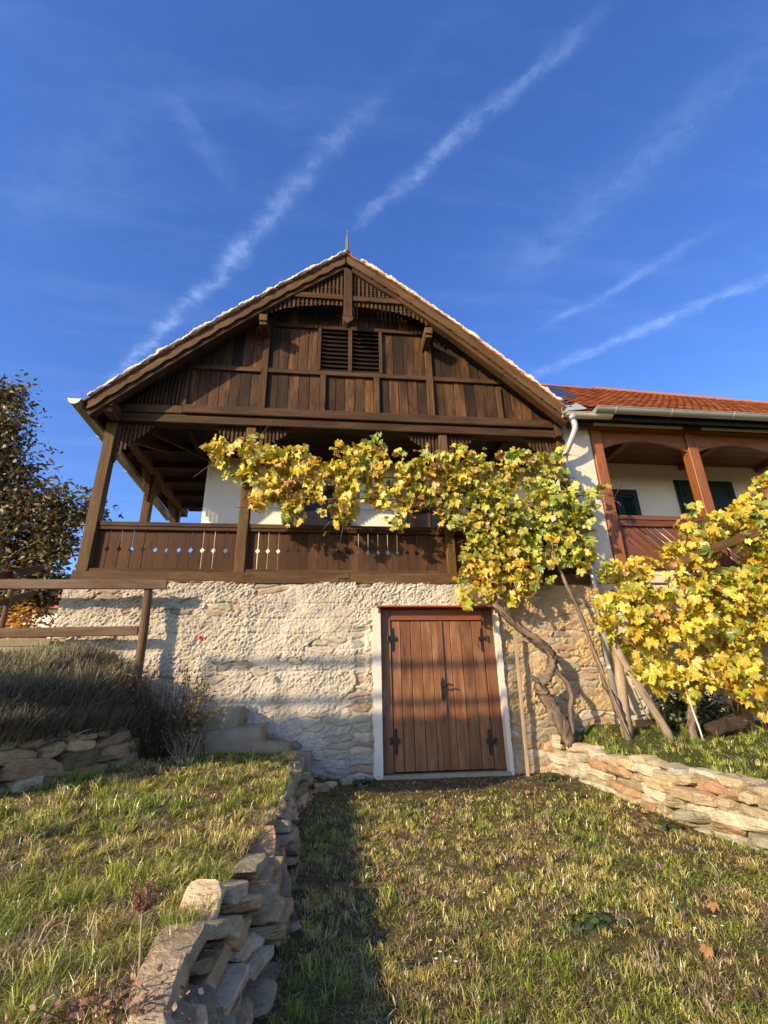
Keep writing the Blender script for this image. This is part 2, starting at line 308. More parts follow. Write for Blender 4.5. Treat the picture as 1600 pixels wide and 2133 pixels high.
class MB:
    def __init__(s): s.V = []; s.F = []; s.L = []; s.N = []; s.C = []; s.k = 0
    def add(s, V, F, lc=None, rnd=None, col=None):
        V = np.asarray(V, float); s.V.append(V); n = len(V)
        for f in F: s.F.append(tuple(i+s.k for i in f))
        s.L.append(np.asarray(lc, float) if lc is not None else V.copy())
        s.N.append(np.full(n, random.random() if rnd is None else rnd))
        s.C.append(np.tile(np.asarray(col if col is not None else (0.5, 0.5, 0.5), float), (n, 1)) if np.ndim(col) < 2 else np.asarray(col, float))
        s.k += n
    def frame(s, c, X, Y, Z, hx, hy, hz, rnd=None, col=None):
        """box, half sizes along unit axes X (grain), Y, Z"""
        sg = np.array([[a, b, d] for a in (-1, 1) for b in (-1, 1) for d in (-1, 1)], float)*np.array([hx, hy, hz])
        V = np.asarray(c)+sg[:, :1]*X+sg[:, 1:2]*Y+sg[:, 2:]*Z
        F = [(0, 1, 3, 2), (4, 6, 7, 5), (0, 4, 5, 1), (2, 3, 7, 6), (0, 2, 6, 4), (1, 5, 7, 3)]
        if np.dot(np.cross(X, Y), Z) < 0: F = [f[::-1] for f in F]
        s.add(V, F, sg, rnd, col)
    def box(s, x0, x1, y0, y1, z0, z1, grain=None, rnd=None, col=None):
        c = np.array([(x0+x1)/2, (y0+y1)/2, (z0+z1)/2]); h = np.array([abs(x1-x0)/2, abs(y1-y0)/2, abs(z1-z0)/2]); I = np.eye(3)
        g = int(np.argmax(h)) if grain is None else 'xyz'.index(grain); a, b, d = g, (g+1) % 3, (g+2) % 3
        s.frame(c, I[a], I[b], I[d], h[a], h[b], h[d], rnd, col)
    def bar(s, p, q, w_, h_, upv=(0, 0, 1), rnd=None, col=None):
        p = np.asarray(p, float); q = np.asarray(q, float); X = q-p; L = np.linalg.norm(X); X = X/L
        Y = np.cross(upv, X); Y = Y/np.linalg.norm(Y); Z = np.cross(X, Y)
        s.frame((p+q)/2, X, Y, Z, L/2, w_/2, h_/2, rnd, col)
    def prism(s, poly, y0, y1, grain='z', rnd=None, col=None):
        """outline in (x,z), extruded from y0 to y1"""
        n = len(poly); P = np.asarray(poly, float)
        V = np.concatenate([np.column_stack([P[:, 0], np.full(n, y0), P[:, 1]]), np.column_stack([P[:, 0], np.full(n, y1), P[:, 1]])])
        area = np.sum(P[:, 0]*np.roll(P[:, 1], -1)-np.roll(P[:, 0], -1)*P[:, 1])
        F = [tuple(range(n)), tuple(range(2*n-1, n-1, -1))]+[(i, i+n, (i+1) % n+n, (i+1) % n) for i in range(n)]
        if area < 0: F = [f[::-1] for f in F]
        lc = V-V.mean(0)
        lc = lc[:, [2, 0, 1]] if grain == 'z' else lc
        s.add(V, F, lc, rnd, col)
    def tube(s, pts, rad, n=8, rnd=None, col=None, cap=True, wob=0.0, twist=0.0):
        P = np.asarray(pts, float); k = len(P); rad = np.full(k, rad) if np.ndim(rad) == 0 else np.asarray(rad, float)
        T = np.gradient(P, axis=0); T /= np.linalg.norm(T, axis=1)[:, None]
        ref = np.array([0.0, 0, 1]) if abs(T[0][2]) < 0.9 else np.array([1.0, 0, 0])
        U = np.cross(T[0], ref); U /= np.linalg.norm(U); V = []; lc = []; s_ = 0
        for i in range(k):
            U = U-T[i]*np.dot(U, T[i]); U /= np.linalg.norm(U); B = np.cross(T[i], U)
            if i: s_ += np.linalg.norm(P[i]-P[i-1])
            for j in range(n):
                a = 2*math.pi*j/n+twist*s_
                r = rad[i]*(1+wob*(random.random()-0.5)+wob*0.8*math.sin(3*a+i*0.3))
                V.append(P[i]+r*(math.cos(a)*U+math.sin(a)*B)); lc.append((s_, r*math.cos(2*math.pi*j/n)*1.0, r*math.sin(2*math.pi*j/n)))
        F = [(i*n+j, i*n+(j+1) % n, (i+1)*n+(j+1) % n, (i+1)*n+j) for i in range(k-1) for j in range(n)]
        if cap: F += [tuple(range(n-1, -1, -1)), tuple((k-1)*n+j for j in range(n))]
        s.add(V, F, lc, rnd, col)
    def build(s, name, mat, parent=None, smooth=False, bevel=0.0, origin=None):
        V = np.concatenate(s.V)
        if origin is None: origin = np.array([(V[:, 0].min()+V[:, 0].max())/2, (V[:, 1].min()+V[:, 1].max())/2, V[:, 2].min()])
        me = bpy.data.meshes.new(name); me.from_pydata((V-origin).tolist(), [], s.F)
        if smooth: me.polygons.foreach_set('use_smooth', np.ones(len(me.polygons), bool))
        me.update()
        setattrs(me, np.concatenate(s.N), np.concatenate(s.L), np.concatenate(s.C))
        o = _link(name, me, mat, parent, origin)
        if bevel:
            b = o.modifiers.new('bevel', 'BEVEL'); b.width = bevel; b.segments = 1; b.limit_method = 'ANGLE'; b.angle_limit = R_(50)
        return o
def build_each(mb, name, mat, parent=None, bevel=0.0):
    out = []
    k = 0
    for V, L, N, C in zip(mb.V, mb.L, mb.N, mb.C):
        n = len(V); F = [tuple(i-k for i in f) for f in mb.F if k <= f[0] < k+n]
        q = MB(); q.add(V, F, L, N[0], C); out.append(q.build(name, mat, parent, bevel=bevel)); k += n
    return out
def smooth_path(pts, k=6):
    P = np.asarray(pts, float); out = []
    Q = np.vstack([2*P[0]-P[1], P, 2*P[-1]-P[-2]])
    for i in range(1, len(Q)-2):
        for t in np.linspace(0, 1, k, endpoint=False):
            a, b, c, d = Q[i-1], Q[i], Q[i+1], Q[i+2]
            out.append(0.5*((2*b)+(c-a)*t+(2*a-5*b+4*c-d)*t*t+(3*b-a-3*c+d)*t**3))
    out.append(P[-1]); return np.array(out)
def tag(o, label, cat, group=None, kind=None):
    o['label'] = label; o['category'] = cat
    if group: o['group'] = group
    if kind: o['kind'] = kind
    return o
def thing(name, loc, label, cat, group=None):
    o = bpy.data.objects.new(name, None); COL.objects.link(o); o.location = loc; o.empty_display_size = 0.2
    WORG[o.name] = np.asarray(loc, float)
    return tag(o, label, cat, group)
def struct(o, label, cat):
    return tag(o, label, cat, kind='structure')

# ------------------------------------------------------------------ terrain
def path_z(x, y): return -0.9-0.07*np.clip(7.5-y, -3, 16)+0.075*np.exp(-np.clip(np.abs(np.asarray(x, float)+0.22), 0, 9)/0.28)
EDGE_Y = [-3, 1.0, 2.0, 3.0, 4.0, 5.0, 6.5, 7.6]
EDGE_X = [-0.53, -0.51, -0.49, -0.47, -0.42, -0.38, -0.38, -0.42]
def left_edge(y): return np.interp(y, EDGE_Y, EDGE_X)
def left_z(x, y): return -0.49-0.072*(7.2-y)+0.015*(left_edge(y)-x)
LAV = np.array([(-1.95, 7.3), (-1.98, 6.9), (-2.12, 6.3), (-2.42, 5.5), (-2.74, 4.75), (-3.2, 4.25), (-4.2, 4.0), (-9.0, 3.8)])
def lav_side(x, y):
    """signed distance to the upper terrace wall, positive inside the terrace"""
    best = np.full(np.shape(x), 1e9); sg = np.zeros(np.shape(x))
    for (ax, ay), (bx, by) in zip(LAV[:-1], LAV[1:]):
        dx, dy = bx-ax, by-ay; L2 = dx*dx+dy*dy
        t = np.clip(((x-ax)*dx+(y-ay)*dy)/L2, 0, 1)
        d = np.hypot(x-ax-t*dx, y-ay-t*dy); s = np.sign(dx*(y-ay)-dy*(x-ax))
        k = d < best; best = np.where(k, d, best); sg = np.where(k, s, sg)
    return -best*sg
def upper_z(x, y): return -0.20+0.78*sstep(lav_side(x, y), 0.0, 1.5)
WALLR = np.array([(3.22, 7.45), (3.30, 6.9), (3.37, 6.0), (3.36, 5.1), (3.42, 4.6), (3.50, 4.2), (3.58, 3.0), (3.65, 1.0), (3.7, -2.0)])
def right_edge(y): return np.interp(-np.asarray(y, float), -WALLR[:, 1], WALLR[:, 0])+0.10
def right_z(x, y):
    z = np.where(y > 6.2, -0.30-0.20*(7.5-y), -0.56-0.05*(6.2-y))
    e = np.where(y > 6.9, -0.56, -0.57-0.04*(6.9-y))
    t = sstep(x-right_edge(y), 0.0, 0.55)
    return e*(1-t)+np.maximum(z, e)*t
def sheet(name, xs, ys, zf, mat, label, cat, keep=None, rough=0.015, seed=3):
    X, Y = np.meshgrid(xs, ys, indexing='ij'); x, y = X.ravel(), Y.ravel()
    z = zf(x, y)+rough*2*(fbm(np.column_stack([x*2.2, y*2.2, x*0]), 4, seed)-0.5)*np.clip(60/(1+np.hypot(x, y)), 0, 1)
    n, m = X.shape; i = np.arange(n*m).reshape(n, m)
    Q = np.column_stack([i[:-1, :-1].ravel(), i[1:, :-1].ravel(), i[1:, 1:].ravel(), i[:-1, 1:].ravel()])
    if keep is not None:
        k = keep(x, y); Q = Q[k[Q].all(1)]
    o = raw_mesh(name, np.column_stack([x, y, z]), Q.ravel(), np.full(len(Q), 4), mat, smooth=True)
    return struct(o, label, cat)
far = np.array([-400, -250, -120, -60, -30, -18])
def axis(lo, hi, st): return np.unique(np.concatenate([far, np.arange(lo, hi, st), -far[::-1]]))
sheet('ground', axis(-12, 12.01, 0.15), axis(-12, 16.01, 0.15), path_z, M['soil'], 'patchy sloping meadow path between the two stone walls', 'ground')
ys_ = np.arange(-4, 7.46, 0.08)
def left_sheet():
    us = np.linspace(0, 1, 70)**1.4
    Y, U = np.meshgrid(ys_, us, indexing='ij'); X = left_edge(Y)-0.02-U*9.0
    x, y = X.ravel(), Y.ravel()
    z = left_z(x, y)+0.05*(fbm(np.column_stack([x*1.7, y*1.7, x*0]), 4, 11)-0.5)
    n, m = X.shape; i = np.arange(n*m).reshape(n, m)
    Q = np.column_stack([i[:-1, :-1].ravel(), i[:-1, 1:].ravel(), i[1:, 1:].ravel(), i[1:, :-1].ravel()])
    return struct(raw_mesh('left_lawn', np.column_stack([x, y, z]), Q.ravel(), np.full(len(Q), 4), M['soil'], smooth=True), 'raised lawn on the left above the low dry stone wall', 'lawn')
left_sheet()
sheet('upper_terrace', np.arange(-9, -1.85, 0.1), np.arange(3.7, 15.1, 0.1), upper_z, M['soil'], 'highest garden bed beside the left corner of the house', 'terrace',
      keep=lambda x, y: ((lav_side(x, y) > -0.02) & ((y < 7.42) | (x < -3.8))) )
def right_sheet():
    ys = np.arange(-4, 7.46, 0.08); us = np.linspace(0, 1, 80)**1.6
    Y, U = np.meshgrid(ys, us, indexing='ij'); X = right_edge(Y)+U*11.0
    x, y = X.ravel(), Y.ravel()
    z = right_z(x, y)+0.04*(fbm(np.column_stack([x*2, y*2, x*0]), 4, 21)-0.5)
    n, m = X.shape; i = np.arange(n*m).reshape(n, m)
    Q = np.column_stack([i[:-1, :-1].ravel(), i[1:, :-1].ravel(), i[1:, 1:].ravel(), i[:-1, 1:].ravel()])
    return struct(raw_mesh('right_lawn', np.column_stack([x, y, z]), Q.ravel(), np.full(len(Q), 4), M['soil_right'], smooth=True), 'green lawn under the yellow vine above the pale stone wall', 'lawn')
right_sheet()

# ------------------------------------------------------------------ gable house
house = thing('gable_house', (0.3, 7.5, -0.9), 'old gabled farmhouse with dark timber gable, balcony and rough stone cellar wall', 'house')
RP = np.array([(-3.87, 4.535), (-3.78, 4.62), (-2.90, 5.46), (-2.01, 6.27), (-0.9, 7.22), (0.23, 8.10), (1.2, 7.40), (2.17, 6.63), (3.1, 5.80), (4.03, 4.94), (4.13, 4.85)])
def roof_z(x): return np.interp(x, RP[:, 0], RP[:, 1])
YV = 7.05                                                 # front edge of the roof

def stone_wall():
    sx = 0.0105
    xs = np.arange(-3.74, 4.24, sx); zs = np.arange(-1.15, 1.78, sx)
    X, Z = np.meshgrid(xs, zs, indexing='ij'); x, z = X.ravel(), Z.ravel()
    # exposed rubble: flat schist courses, shown where the render has fallen off
    wx = x+0.26*(fbm(np.column_stack([x*4, z*4, x*0]), 4, 5)-0.5); wz = z+0.13*(fbm(np.column_stack([x*4, z*4, x*0+4]), 4, 6)-0.5)
    f1, f2, cid = worley(wx*2.9, wz*9.5, 3); edge = f2-f1
    big = fbm(np.column_stack([x*1.3, z*1.6, x*0+2]), 4, 31)
    low = 1-sstep(z+0.25*(big-0.5), -0.35, 0.22)
    right = sstep(x, 2.5, 2.9)*0.5
    left = (1-sstep(x, -3.4, -2.2))*0.25*sstep(z, 0.6, 1.2)
    jamb = (np.exp(-((x-0.50)/0.13)**2))*(z < 1.1)*0.75
    expo = np.clip(low*(0.10+0.85*cid)+right*(0.6+0.8*cid)+left+jamb+(cid > 0.90)*0.75*(big > 0.42), 0, 1.2)
    m0 = sstep(expo+0.55*(fbm(np.column_stack([x*6, z*9, x*0]), 3, 41)-0.5)+0.25*(cid-0.5), 0.42, 0.66)
    mask = m0*sstep(edge+0.16*(fbm(np.column_stack([x*22, z*30, x*0]), 3, 43)-0.5), 0.05, 0.20)
    # trowelled rough-cast: diagonal chips
    a1 = (x*0.8+z*0.6); a2 = (-x*0.6+z*0.8)
    ch = np.abs(2*fbm(np.column_stack([a1*15, a2*33, x*0]), 5, 51, 0.62)-1)*1.6
    ch2 = np.abs(2*fbm(np.column_stack([x*26, z*26, x*0+3]), 3, 61)-1)
    gr = fbm(np.column_stack([x*4, z*5, x*0]), 3, 71)
    patch = sstep(fbm(np.column_stack([x*1.6, z*2.2, x*0+8]), 4, 63), 0.30, 0.68)
    h = (0.008+0.020*patch)*np.clip(1-ch, 0, 1)**1.6+(0.008+0.016*patch)*(1-ch2)**2+0.060*gr+0.014*vnoise(np.column_stack([x*60, z*60, x*0]), 81)+0.010*np.abs(2*vnoise(np.column_stack([a1*34, a2*60, x*0]), 83)-1)
    for zi in (1.46, 1.24, 1.02, 0.78, 0.5):               # faint ruled lines scratched in the render
        h -= 0.012*np.exp(-((z-zi-0.01*np.sin(x*3))/0.010)**2)*(x > -2.6)*(x < 0.45)*(vnoise(np.column_stack([x*2.3, x*0+zi, x*0]), 91) > 0.35)
    for k in range(9):
        x0, z0 = -2.4+k*0.32, (1.46, 1.24, 1.02, 0.78)[k % 4]; dd = 0.24
        for sgn in (-1, 1):
            u = (z0-z)/0.24; xx = x0+sgn*u*0.14
            h -= 0.010*np.exp(-((x-xx)/0.008)**2)*(u > 0)*(u < 1)
    hs = 0.020*sstep(edge, 0.0, 0.35)*(0.4+cid)+0.02*gr+0.030*(fbm(np.column_stack([x*14, z*34, x*0]), 5, 95, .6)-0.5)+0.006*(1-ch2)
    H = h*(1-m0)+(hs+0.012)*m0
    batter = 0.018*(1.76-z)
    Y = 7.535-H-batter
    xsh = np.where(x < -3.70, x-0.03*(1.76-z), x)
    c_pl = np.column_stack([0.49+0*x, 0.428+0*x, 0.332+0*x])*(0.66+0.62*fbm(np.column_stack([x*3.5, z*3.5, x*0]), 5, 7))[:, None]
    foot_tone = (1-sstep(z, -0.7, 0.3))[:, None]
    c_pl = c_pl*(1-0.15*foot_tone)+np.array([0.02, 0.02, 0.03])*foot_tone  # plaster slightly darker and cooler towards the bottom
    warm = sstep(x+0.6*(big-0.5), 2.45, 2.8)[:, None]
    c_pl = c_pl*(1-warm)+np.array([0.42, 0.30, 0.165])*(0.75+0.5*big)[:, None]*warm
    pal = np.array([(0.36, 0.30, 0.22), (0.33, 0.30, 0.23), (0.36, 0.27, 0.18), (0.44, 0.38, 0.29), (0.26, 0.22, 0.17), (0.36, 0.24, 0.15), (0.35, 0.32, 0.22), (0.46, 0.39, 0.29)])
    c_st = pal[(cid*977).astype(int) % len(pal)]*(0.75+0.5*fbm(np.column_stack([x*14, z*25, x*0]), 3, 77))[:, None]
    c = c_pl*(1-mask[:, None])+c_st*mask[:, None]
    crev = ((1-sstep(edge, 0.0, 0.07))*sstep(expo, 0.45, 0.8))[:, None]
    c = c*(1-0.6*crev)+np.array([0.16, 0.12, 0.085])*0.6*crev
    n, m = X.shape; i = np.arange(n*m).reshape(n, m)
    Q = np.column_stack([i[:-1, :-1].ravel(), i[1:, :-1].ravel(), i[1:, 1:].ravel(), i[:-1, 1:].ravel()])
    op = (x > 0.75) & (x < 2.575) & (z < 1.40)
    Q = Q[~op[Q].any(1)]
    V = np.column_stack([xsh, Y, z])
    # return of the left corner and a rubble core behind
    k0 = len(V); side = []; sc = []
    ny = 60
    for j, zz_ in enumerate(zs):
        bx = -3.74-0.03*(1.76-zz_)
        for t in range(ny):
            yy = 7.50+t*0.07; side.append((bx+0.03*(_h(np.array([t]), np.array([j]), np.array([0]), 2)[0]-0.5)*(t > 0)-0.01*t*0, yy if t else Y[j], zz_)); sc.append((0.55, 0.48, 0.38))
    ii = np.arange(len(side)).reshape(len(zs), ny)+k0
    Q2 = np.column_stack([ii[:-1, :-1].ravel(), ii[1:, :-1].ravel(), ii[1:, 1:].ravel(), ii[:-1, 1:].ravel()])
    V = np.vstack([V, side]); c = np.vstack([c, sc]); Q = np.vstack([Q, Q2])
    return raw_mesh('stone_wall', V, Q.ravel(), np.full(len(Q), 4), M['render'], house, smooth=True, col=c)
def render_mat():
    m, n = new_mat('rough_cast_wall')
    tc = n.n('ShaderNodeTexCoord').outputs['Object']; c = attr(n, 'col').outputs['Color']
    a = n.noise(tc, 60.0, 6.0, 0.7); b_ = n.noise(tc, 5.0, 6.0, 0.6); f = n.noise(tc, 160.0, 3.0, 0.6)
    k = n.m('MULTIPLY_ADD', a, 0.5, n.m('MULTIPLY_ADD', b_, 0.35, 0.58))
    c = n.vm('MULTIPLY', c, n.n('ShaderNodeCombineXYZ', X=k, Y=k, Z=k))
    st = n.step(n.noise(n.vm('MULTIPLY', tc, (3, 3, 1.2)), 1.2, 7.0, 0.7), 0.52, 0.72)
    c = n.mix(n.m('MULTIPLY', st, 0.38), c, (0.34, 0.27, 0.19))
    p = n.n('ShaderNodeBsdfPrincipled', Base_Color=c, Roughness=0.95, Normal=n.n('ShaderNodeBump', Strength=0.7, Distance=0.012, Height=n.m('ADD', a, n.m('MULTIPLY', f, 0.5))))
    p.inputs['Specular IOR Level'].default_value = 0.1
    finish(n, p); return m
M['render'] = render_mat()
stone_wall()
b = MB(); b.box(-3.70, 0.70, 7.60, 11.9, -1.1, 1.74); b.box(2.62, 4.20, 7.60, 11.9, -1.1, 1.74); b.box(0.70, 2.62, 7.66, 11.9, -1.1, 1.74)
b.build('wall_core', M['core'], house)

# sill beam with its scarf joint
b = MB()
b.prism([(-3.68, 1.755), (0.18, 1.757), (0.18, 1.838), (0.34, 1.838), (0.34, 1.926), (-3.68, 1.924)], 7.46, 7.66, 'x')
b.prism([(0.186, 1.757), (4.24, 1.762), (4.24, 1.931), (0.346, 1.927), (0.346, 1.832), (0.186, 1.832)], 7.462, 7.66, 'x')
b.build('sill_beam', M['post'], house, bevel=0.006)
b = MB()
for k in range(9): b.box(-3.66, 4.2, 7.662+k*0.16, 7.662+k*0.16+0.155, 1.80, 1.84)
for k in range(24): b.box(-3.6, -2.36, 9.105+k*0.11, 9.105+k*0.11+0.106, 1.80, 1.84)
b.build('balcony_floor', M['dark'], house)
PX = [(-3.66, -3.49), (-1.41, -1.25), (1.90, 2.05), (4.08, 4.24)]
for k, (a, c) in enumerate(PX):
    b = MB(); b.box(a, c, 7.50, 7.66, 1.926, 4.46); b.build('post', M['post'], house, bevel=0.010)
for yy in (9.5, 11.35):
    b = MB(); b.box(-3.66, -3.50, yy, yy+0.15, 1.845, 4.46); b.build('post', M['timber'], house, bevel=0.010)

# balustrade bays: boards with half diamonds cut in their edges
def balustrade(x0, x1, n, name='balustrade'):
    b = MB(); wd = (x1-x0)/n; zb, zt = 1.985, 2.655; H = 2.30; d = 0.042
    for k in range(n):
        g = 0.003+(0.004+0.008*random.random() if random.random() < 0.6 else 0.0005)
        a = x0+k*wd+g*0.5; c = x0+(k+1)*wd-g*0.5; sk = 0.003*(random.random()-0.5)
        dl = d*0.8 if k else 0.001; dr = d*0.8 if k < n-1 else 0.001
        y0 = 7.595+0.005*random.random()
        # split at mid height: three convex pieces would show seams, so one outline
        b.prism([(a, zb), (c, zb), (c+sk, H-d), (c-dr+sk, H), (c+sk, H+d), (c+sk, zt), (a+sk, zt), (a+sk, H+d), (a+dl, H), (a+sk, H-d)], y0, y0+0.022, 'z')
    o = b.build(name, M['balu'], house)
    b = MB(); b.box(x0-0.02, x1+0.02, 7.535, 7.665, 2.655, 2.725); b.box(x0-0.01, x1+0.01, 7.545, 7.594, 2.60, 2.652)
    b.build('handrail', M['timber'], o, bevel=0.006)
    b = MB(); b.box(x0-0.01, x1+0.01, 7.52, 7.64, 1.932, 1.984); b.build('foot_rail', M['timber'], o, bevel=0.006)
balustrade(-3.49, -1.41, 12); balustrade(-1.25, 1.90, 20); balustrade(2.05, 4.08, 12)
def side_balustrade(y0, y1):
    b = MB(); n = int((y1-y0)/0.17); wd = (y1-y0)/n
    for k in range(n): b.box(-3.59, -3.57, y0+k*wd+0.003, y0+(k+1)*wd-0.003, 1.95, 2.66, 'z')
    b.box(-3.65, -3.52, y0, y1, 2.661, 2.72); b.build('balustrade', M['balu'], house)
side_balustrade(7.665, 9.495); side_balustrade(9.655, 11.345)

# lattice brackets beside the post heads
def lattice(poly_top, name, x0, x1, zlow, ztop, y, mat=None, sp=0.066, wv=0.032, hs=0.052):
    """vertical slats over thin laths; zlow(x), ztop(x) give the outline"""
    b = MB(); n = max(2, int(round((x1-x0)/sp))); st = (x1-x0)/n
    for k in range(n):
        xc = x0+(k+0.5)*st; lo, hi = zlow(xc), ztop(xc)
        if hi-lo > 0.03: b.box(xc-wv/2, xc+wv/2, y, y+0.018, lo, hi, 'z')
    zmin = min(zlow(x0+(x1-x0)*t/20) for t in range(21)); zmax = max(ztop(x0+(x1-x0)*t/20) for t in range(21))
    z = zmin+0.03
    while z < zmax-0.01:
        xs = [x0+(x1-x0)*t/60 for t in range(61) if zlow(x0+(x1-x0)*t/60) < z-0.008 and ztop(x0+(x1-x0)*t/60) > z+0.008]
        if len(xs) > 1: b.box(min(xs), max(xs), y+0.020, y+0.036, z-0.011, z+0.011, 'x')
        z += hs
    return b.build(name, mat or M['timber'], house)
def corner(xa, xb, depth):
    """bracket from the post side xa (deep) to xb (shallow)"""
    def lo(x):
        t = abs(x-xa)/abs(xb-xa); return 4.46-depth*max(0.02, (1-t)**0.9)*(1-0.25*math.sin(math.pi*t))
    lattice(None, 'lattice_bracket', min(xa, xb), max(xa, xb), lo, lambda x: 4.458, 7.57)
corner(-3.488, -2.92, 0.78); corner(-1.412, -1.96, 0.60); corner(-1.248, -0.68, 0.60); corner(1.898, 1.33, 0.60); corner(2.052, 2.58, 0.60); corner(4.078, 3.50, 0.85)
def lattice_y(y0, y1, depth):
    b = MB(); n = 9; st = (y1-y0)/n
    for k in range(n):
        yc = y0+(k+0.5)*st; t = (k+0.5)/n; lo = 4.44-depth*(1-t)
        b.box(-3.60, -3.582, yc-0.016, yc+0.016, lo, 4.44, 'z')
    z = 4.44-depth+0.05
    while z < 4.42:
        e = y0+(y1-y0)*(1-(4.44-z)/depth); b.box(-3.579, -3.565, y0, max(e, y0+0.03) if depth > 0 else y1, z-0.01, z+0.01, 'y'); z += 0.055
    b.build('lattice_bracket', M['timber'], house)
lattice_y(11.34, 10.65, 0.75); lattice_y(9.655, 10.2, 0.6); lattice_y(9.49, 8.95, 0.6); lattice_y(7.665, 8.2, 0.6)

# tie beams and gable framing
b = MB(); b.box(-3.62, 4.05, 7.455, 7.68, 4.462, 4.622); b.build('tie_beam', M['timber'], house, bevel=0.012)
b = MB(); b.box(-2.46, 4.03, 7.40, 7.60, 4.628, 4.792); b.box(-3.60, -2.465, 7.43, 7.60, 4.628, 4.775); b.build('tie_beam', M['timber'], house, bevel=0.012)
b = MB(); b.box(4.02, 4.14, 7.36, 7.62, 4.44, 4.80, 'z'); b.build('beam_end', M['timber'], house, bevel=0.010)
def boards(x0, x1, z0, zt, wd, y=7.50):
    n = max(1, int(round((x1-x0)/wd))); st = (x1-x0)/n
    for k in range(n):
        a, c = x0+k*st+0.005, x0+(k+1)*st-0.005
        ta, tc_ = min(zt, roof_z(a)-0.17), min(zt, roof_z(c)-0.17)
        if max(ta, tc_) < z0+0.04: continue
        yy = y+0.012*random.random()
        pts = [(a, z0), (c, z0), (c, max(tc_, z0+0.01)), (a, max(ta, z0+0.01))]
        mx = (a+c)/2
        gb.prism(pts, yy, yy+0.022, 'z')
gb = MB()
for x0, x1 in ((-2.46, -1.24), (-1.13, -0.205), (-0.095, 0.755), (0.865, 1.725), (1.855, 3.03), (3.13, 4.05)): boards(x0, x1, 4.796, 5.56, 0.185)
for x0, x1 in ((-2.46, -1.24), (-1.13, -0.27), (0.93, 1.725), (1.855, 3.3)): boards(x0, x1, 5.655, 6.60, 0.185)
boards(-1.6, 2.2, 6.685, 7.75, 0.19)
boards(-1.9, -1.24, 6.60, 6.684, 0.185); boards(1.855, 2.3, 6.60, 6.684, 0.185)
gb.build('gable_boarding', M['gable'], house)
b = MB(); b.box(-3.4, 4.0, 7.56, 7.60, 4.80, 5.3, 'x'); b.prism([(-3.3, 4.81), (3.9, 4.81), (0.23, 7.85)], 7.545, 7.60); b.build('gable_backing', M['black'], house)
b = MB()
b.box(-2.46, -1.245, 7.455, 7.52, 5.562, 5.652); b.box(-1.125, 1.725, 7.452, 7.52, 5.562, 5.655); b.box(1.855, 3.28, 7.455, 7.52, 5.562, 5.652)
b.box(-1.125, 1.725, 7.452, 7.52, 6.602, 6.684)
b.box(-1.24, -1.13, 7.44, 7.52, 4.795, 6.80); b.box(1.73, 1.85, 7.44, 7.52, 4.795, 6.75)
b.box(-0.20, -0.10, 7.448, 7.52, 4.795, 5.56); b.box(0.76, 0.86, 7.448, 7.52, 4.795, 5.56); b.box(3.035, 3.125, 7.455, 7.52, 4.795, 5.50)
b.box(-2.50, -2.43, 7.44, 7.52, 4.78, 5.70)
build_each(b, 'frame_timber', M['timber'], house, 0.006)
# louvred vent
b = MB(); b.box(-0.265, -0.205, 7.445, 7.525, 5.658, 6.60); b.box(0.865, 0.925, 7.445, 7.525, 5.658, 6.60); b.box(0.295, 0.365, 7.445, 7.525, 5.658, 6.60)
lvs = build_each(b, 'vent_stile', M['timber'], house, 0.005); lv = lvs[0]
for x0, x1 in ((-0.203, 0.293), (0.367, 0.863)):
    b = MB()
    for k in range(10):
        z = 5.70+k*0.094; b.bar((x0, 7.487, z), (x1, 7.487, z), 0.060, 0.012, (0, -0.62, 0.78))
    b.build('louvre_slats', M['timber'], lv)
b = MB(); b.box(-0.2, 0.86, 7.53, 7.543, 5.66, 6.6); b.build('vent_opening', M['black'], lv)
# lattice in the left eaves corner
lattice(None, 'lattice_panel', -3.50, -2.50, lambda x: 4.785, lambda x: min(5.75, roof_z(x)-0.20), 7.47, sp=0.062, wv=0.030, hs=0.05)
b = MB(); b.box(-3.5, -2.5, 7.55, 7.559, 4.79, 5.1); b.build('eaves_backing', M['black'], house)

# verge frame: king post, collar, lattices
b = MB(); b.box(0.19, 0.35, 7.09, 7.25, 6.60, 7.90)
b.prism([(0.185, 6.60), (0.355, 6.60), (0.37, 6.55), (0.35, 6.50), (0.27, 6.44), (0.19, 6.50), (0.17, 6.55)], 7.085, 7.255)
b.build('king_post', M['timber'], house, bevel=0.010)
b = MB(); b.box(-0.92, 0.186, 7.11, 7.23, 7.00, 7.12); b.box(0.354, 1.42, 7.11, 7.23, 6.99, 7.11); build_each(b, 'collar_beam', M['timber'], house, 0.008)
lattice(None, 'gable_lattice', -0.62, 0.18, lambda x: 7.12, lambda x: roof_z(x)-0.22, 7.15, sp=0.075, wv=0.034, hs=0.058)
lattice(None, 'gable_lattice', 0.36, 1.20, lambda x: 7.11, lambda x: roof_z(x)-0.22, 7.15, sp=0.075, wv=0.034, hs=0.058)
def archz(x):
    t = (x-0.27)/1.50; return 6.43+0.46*math.sqrt(max(0, 1-abs(t)**2.2))
lattice(None, 'arch_lattice', -1.22, 0.18, archz, lambda x: min(6.998, roof_z(x)-0.22), 7.15, sp=0.078, wv=0.040, hs=0.07)
lattice(None, 'arch_lattice', 0.36, 1.76, archz, lambda x: min(6.988, roof_z(x)-0.22), 7.15, sp=0.078, wv=0.040, hs=0.07)
for x, z in ((-1.22, 6.42), (1.74, 6.36)):
    b = MB(); b.box(x-0.07, x+0.07, 7.06, 7.50, z-0.06, z+0.08, 'y'); b.box(x-0.062, x+0.062, 7.09, 7.50, z-0.13, z-0.062, 'y'); b.build('purlin_end', M['post'], house, bevel=0.008)
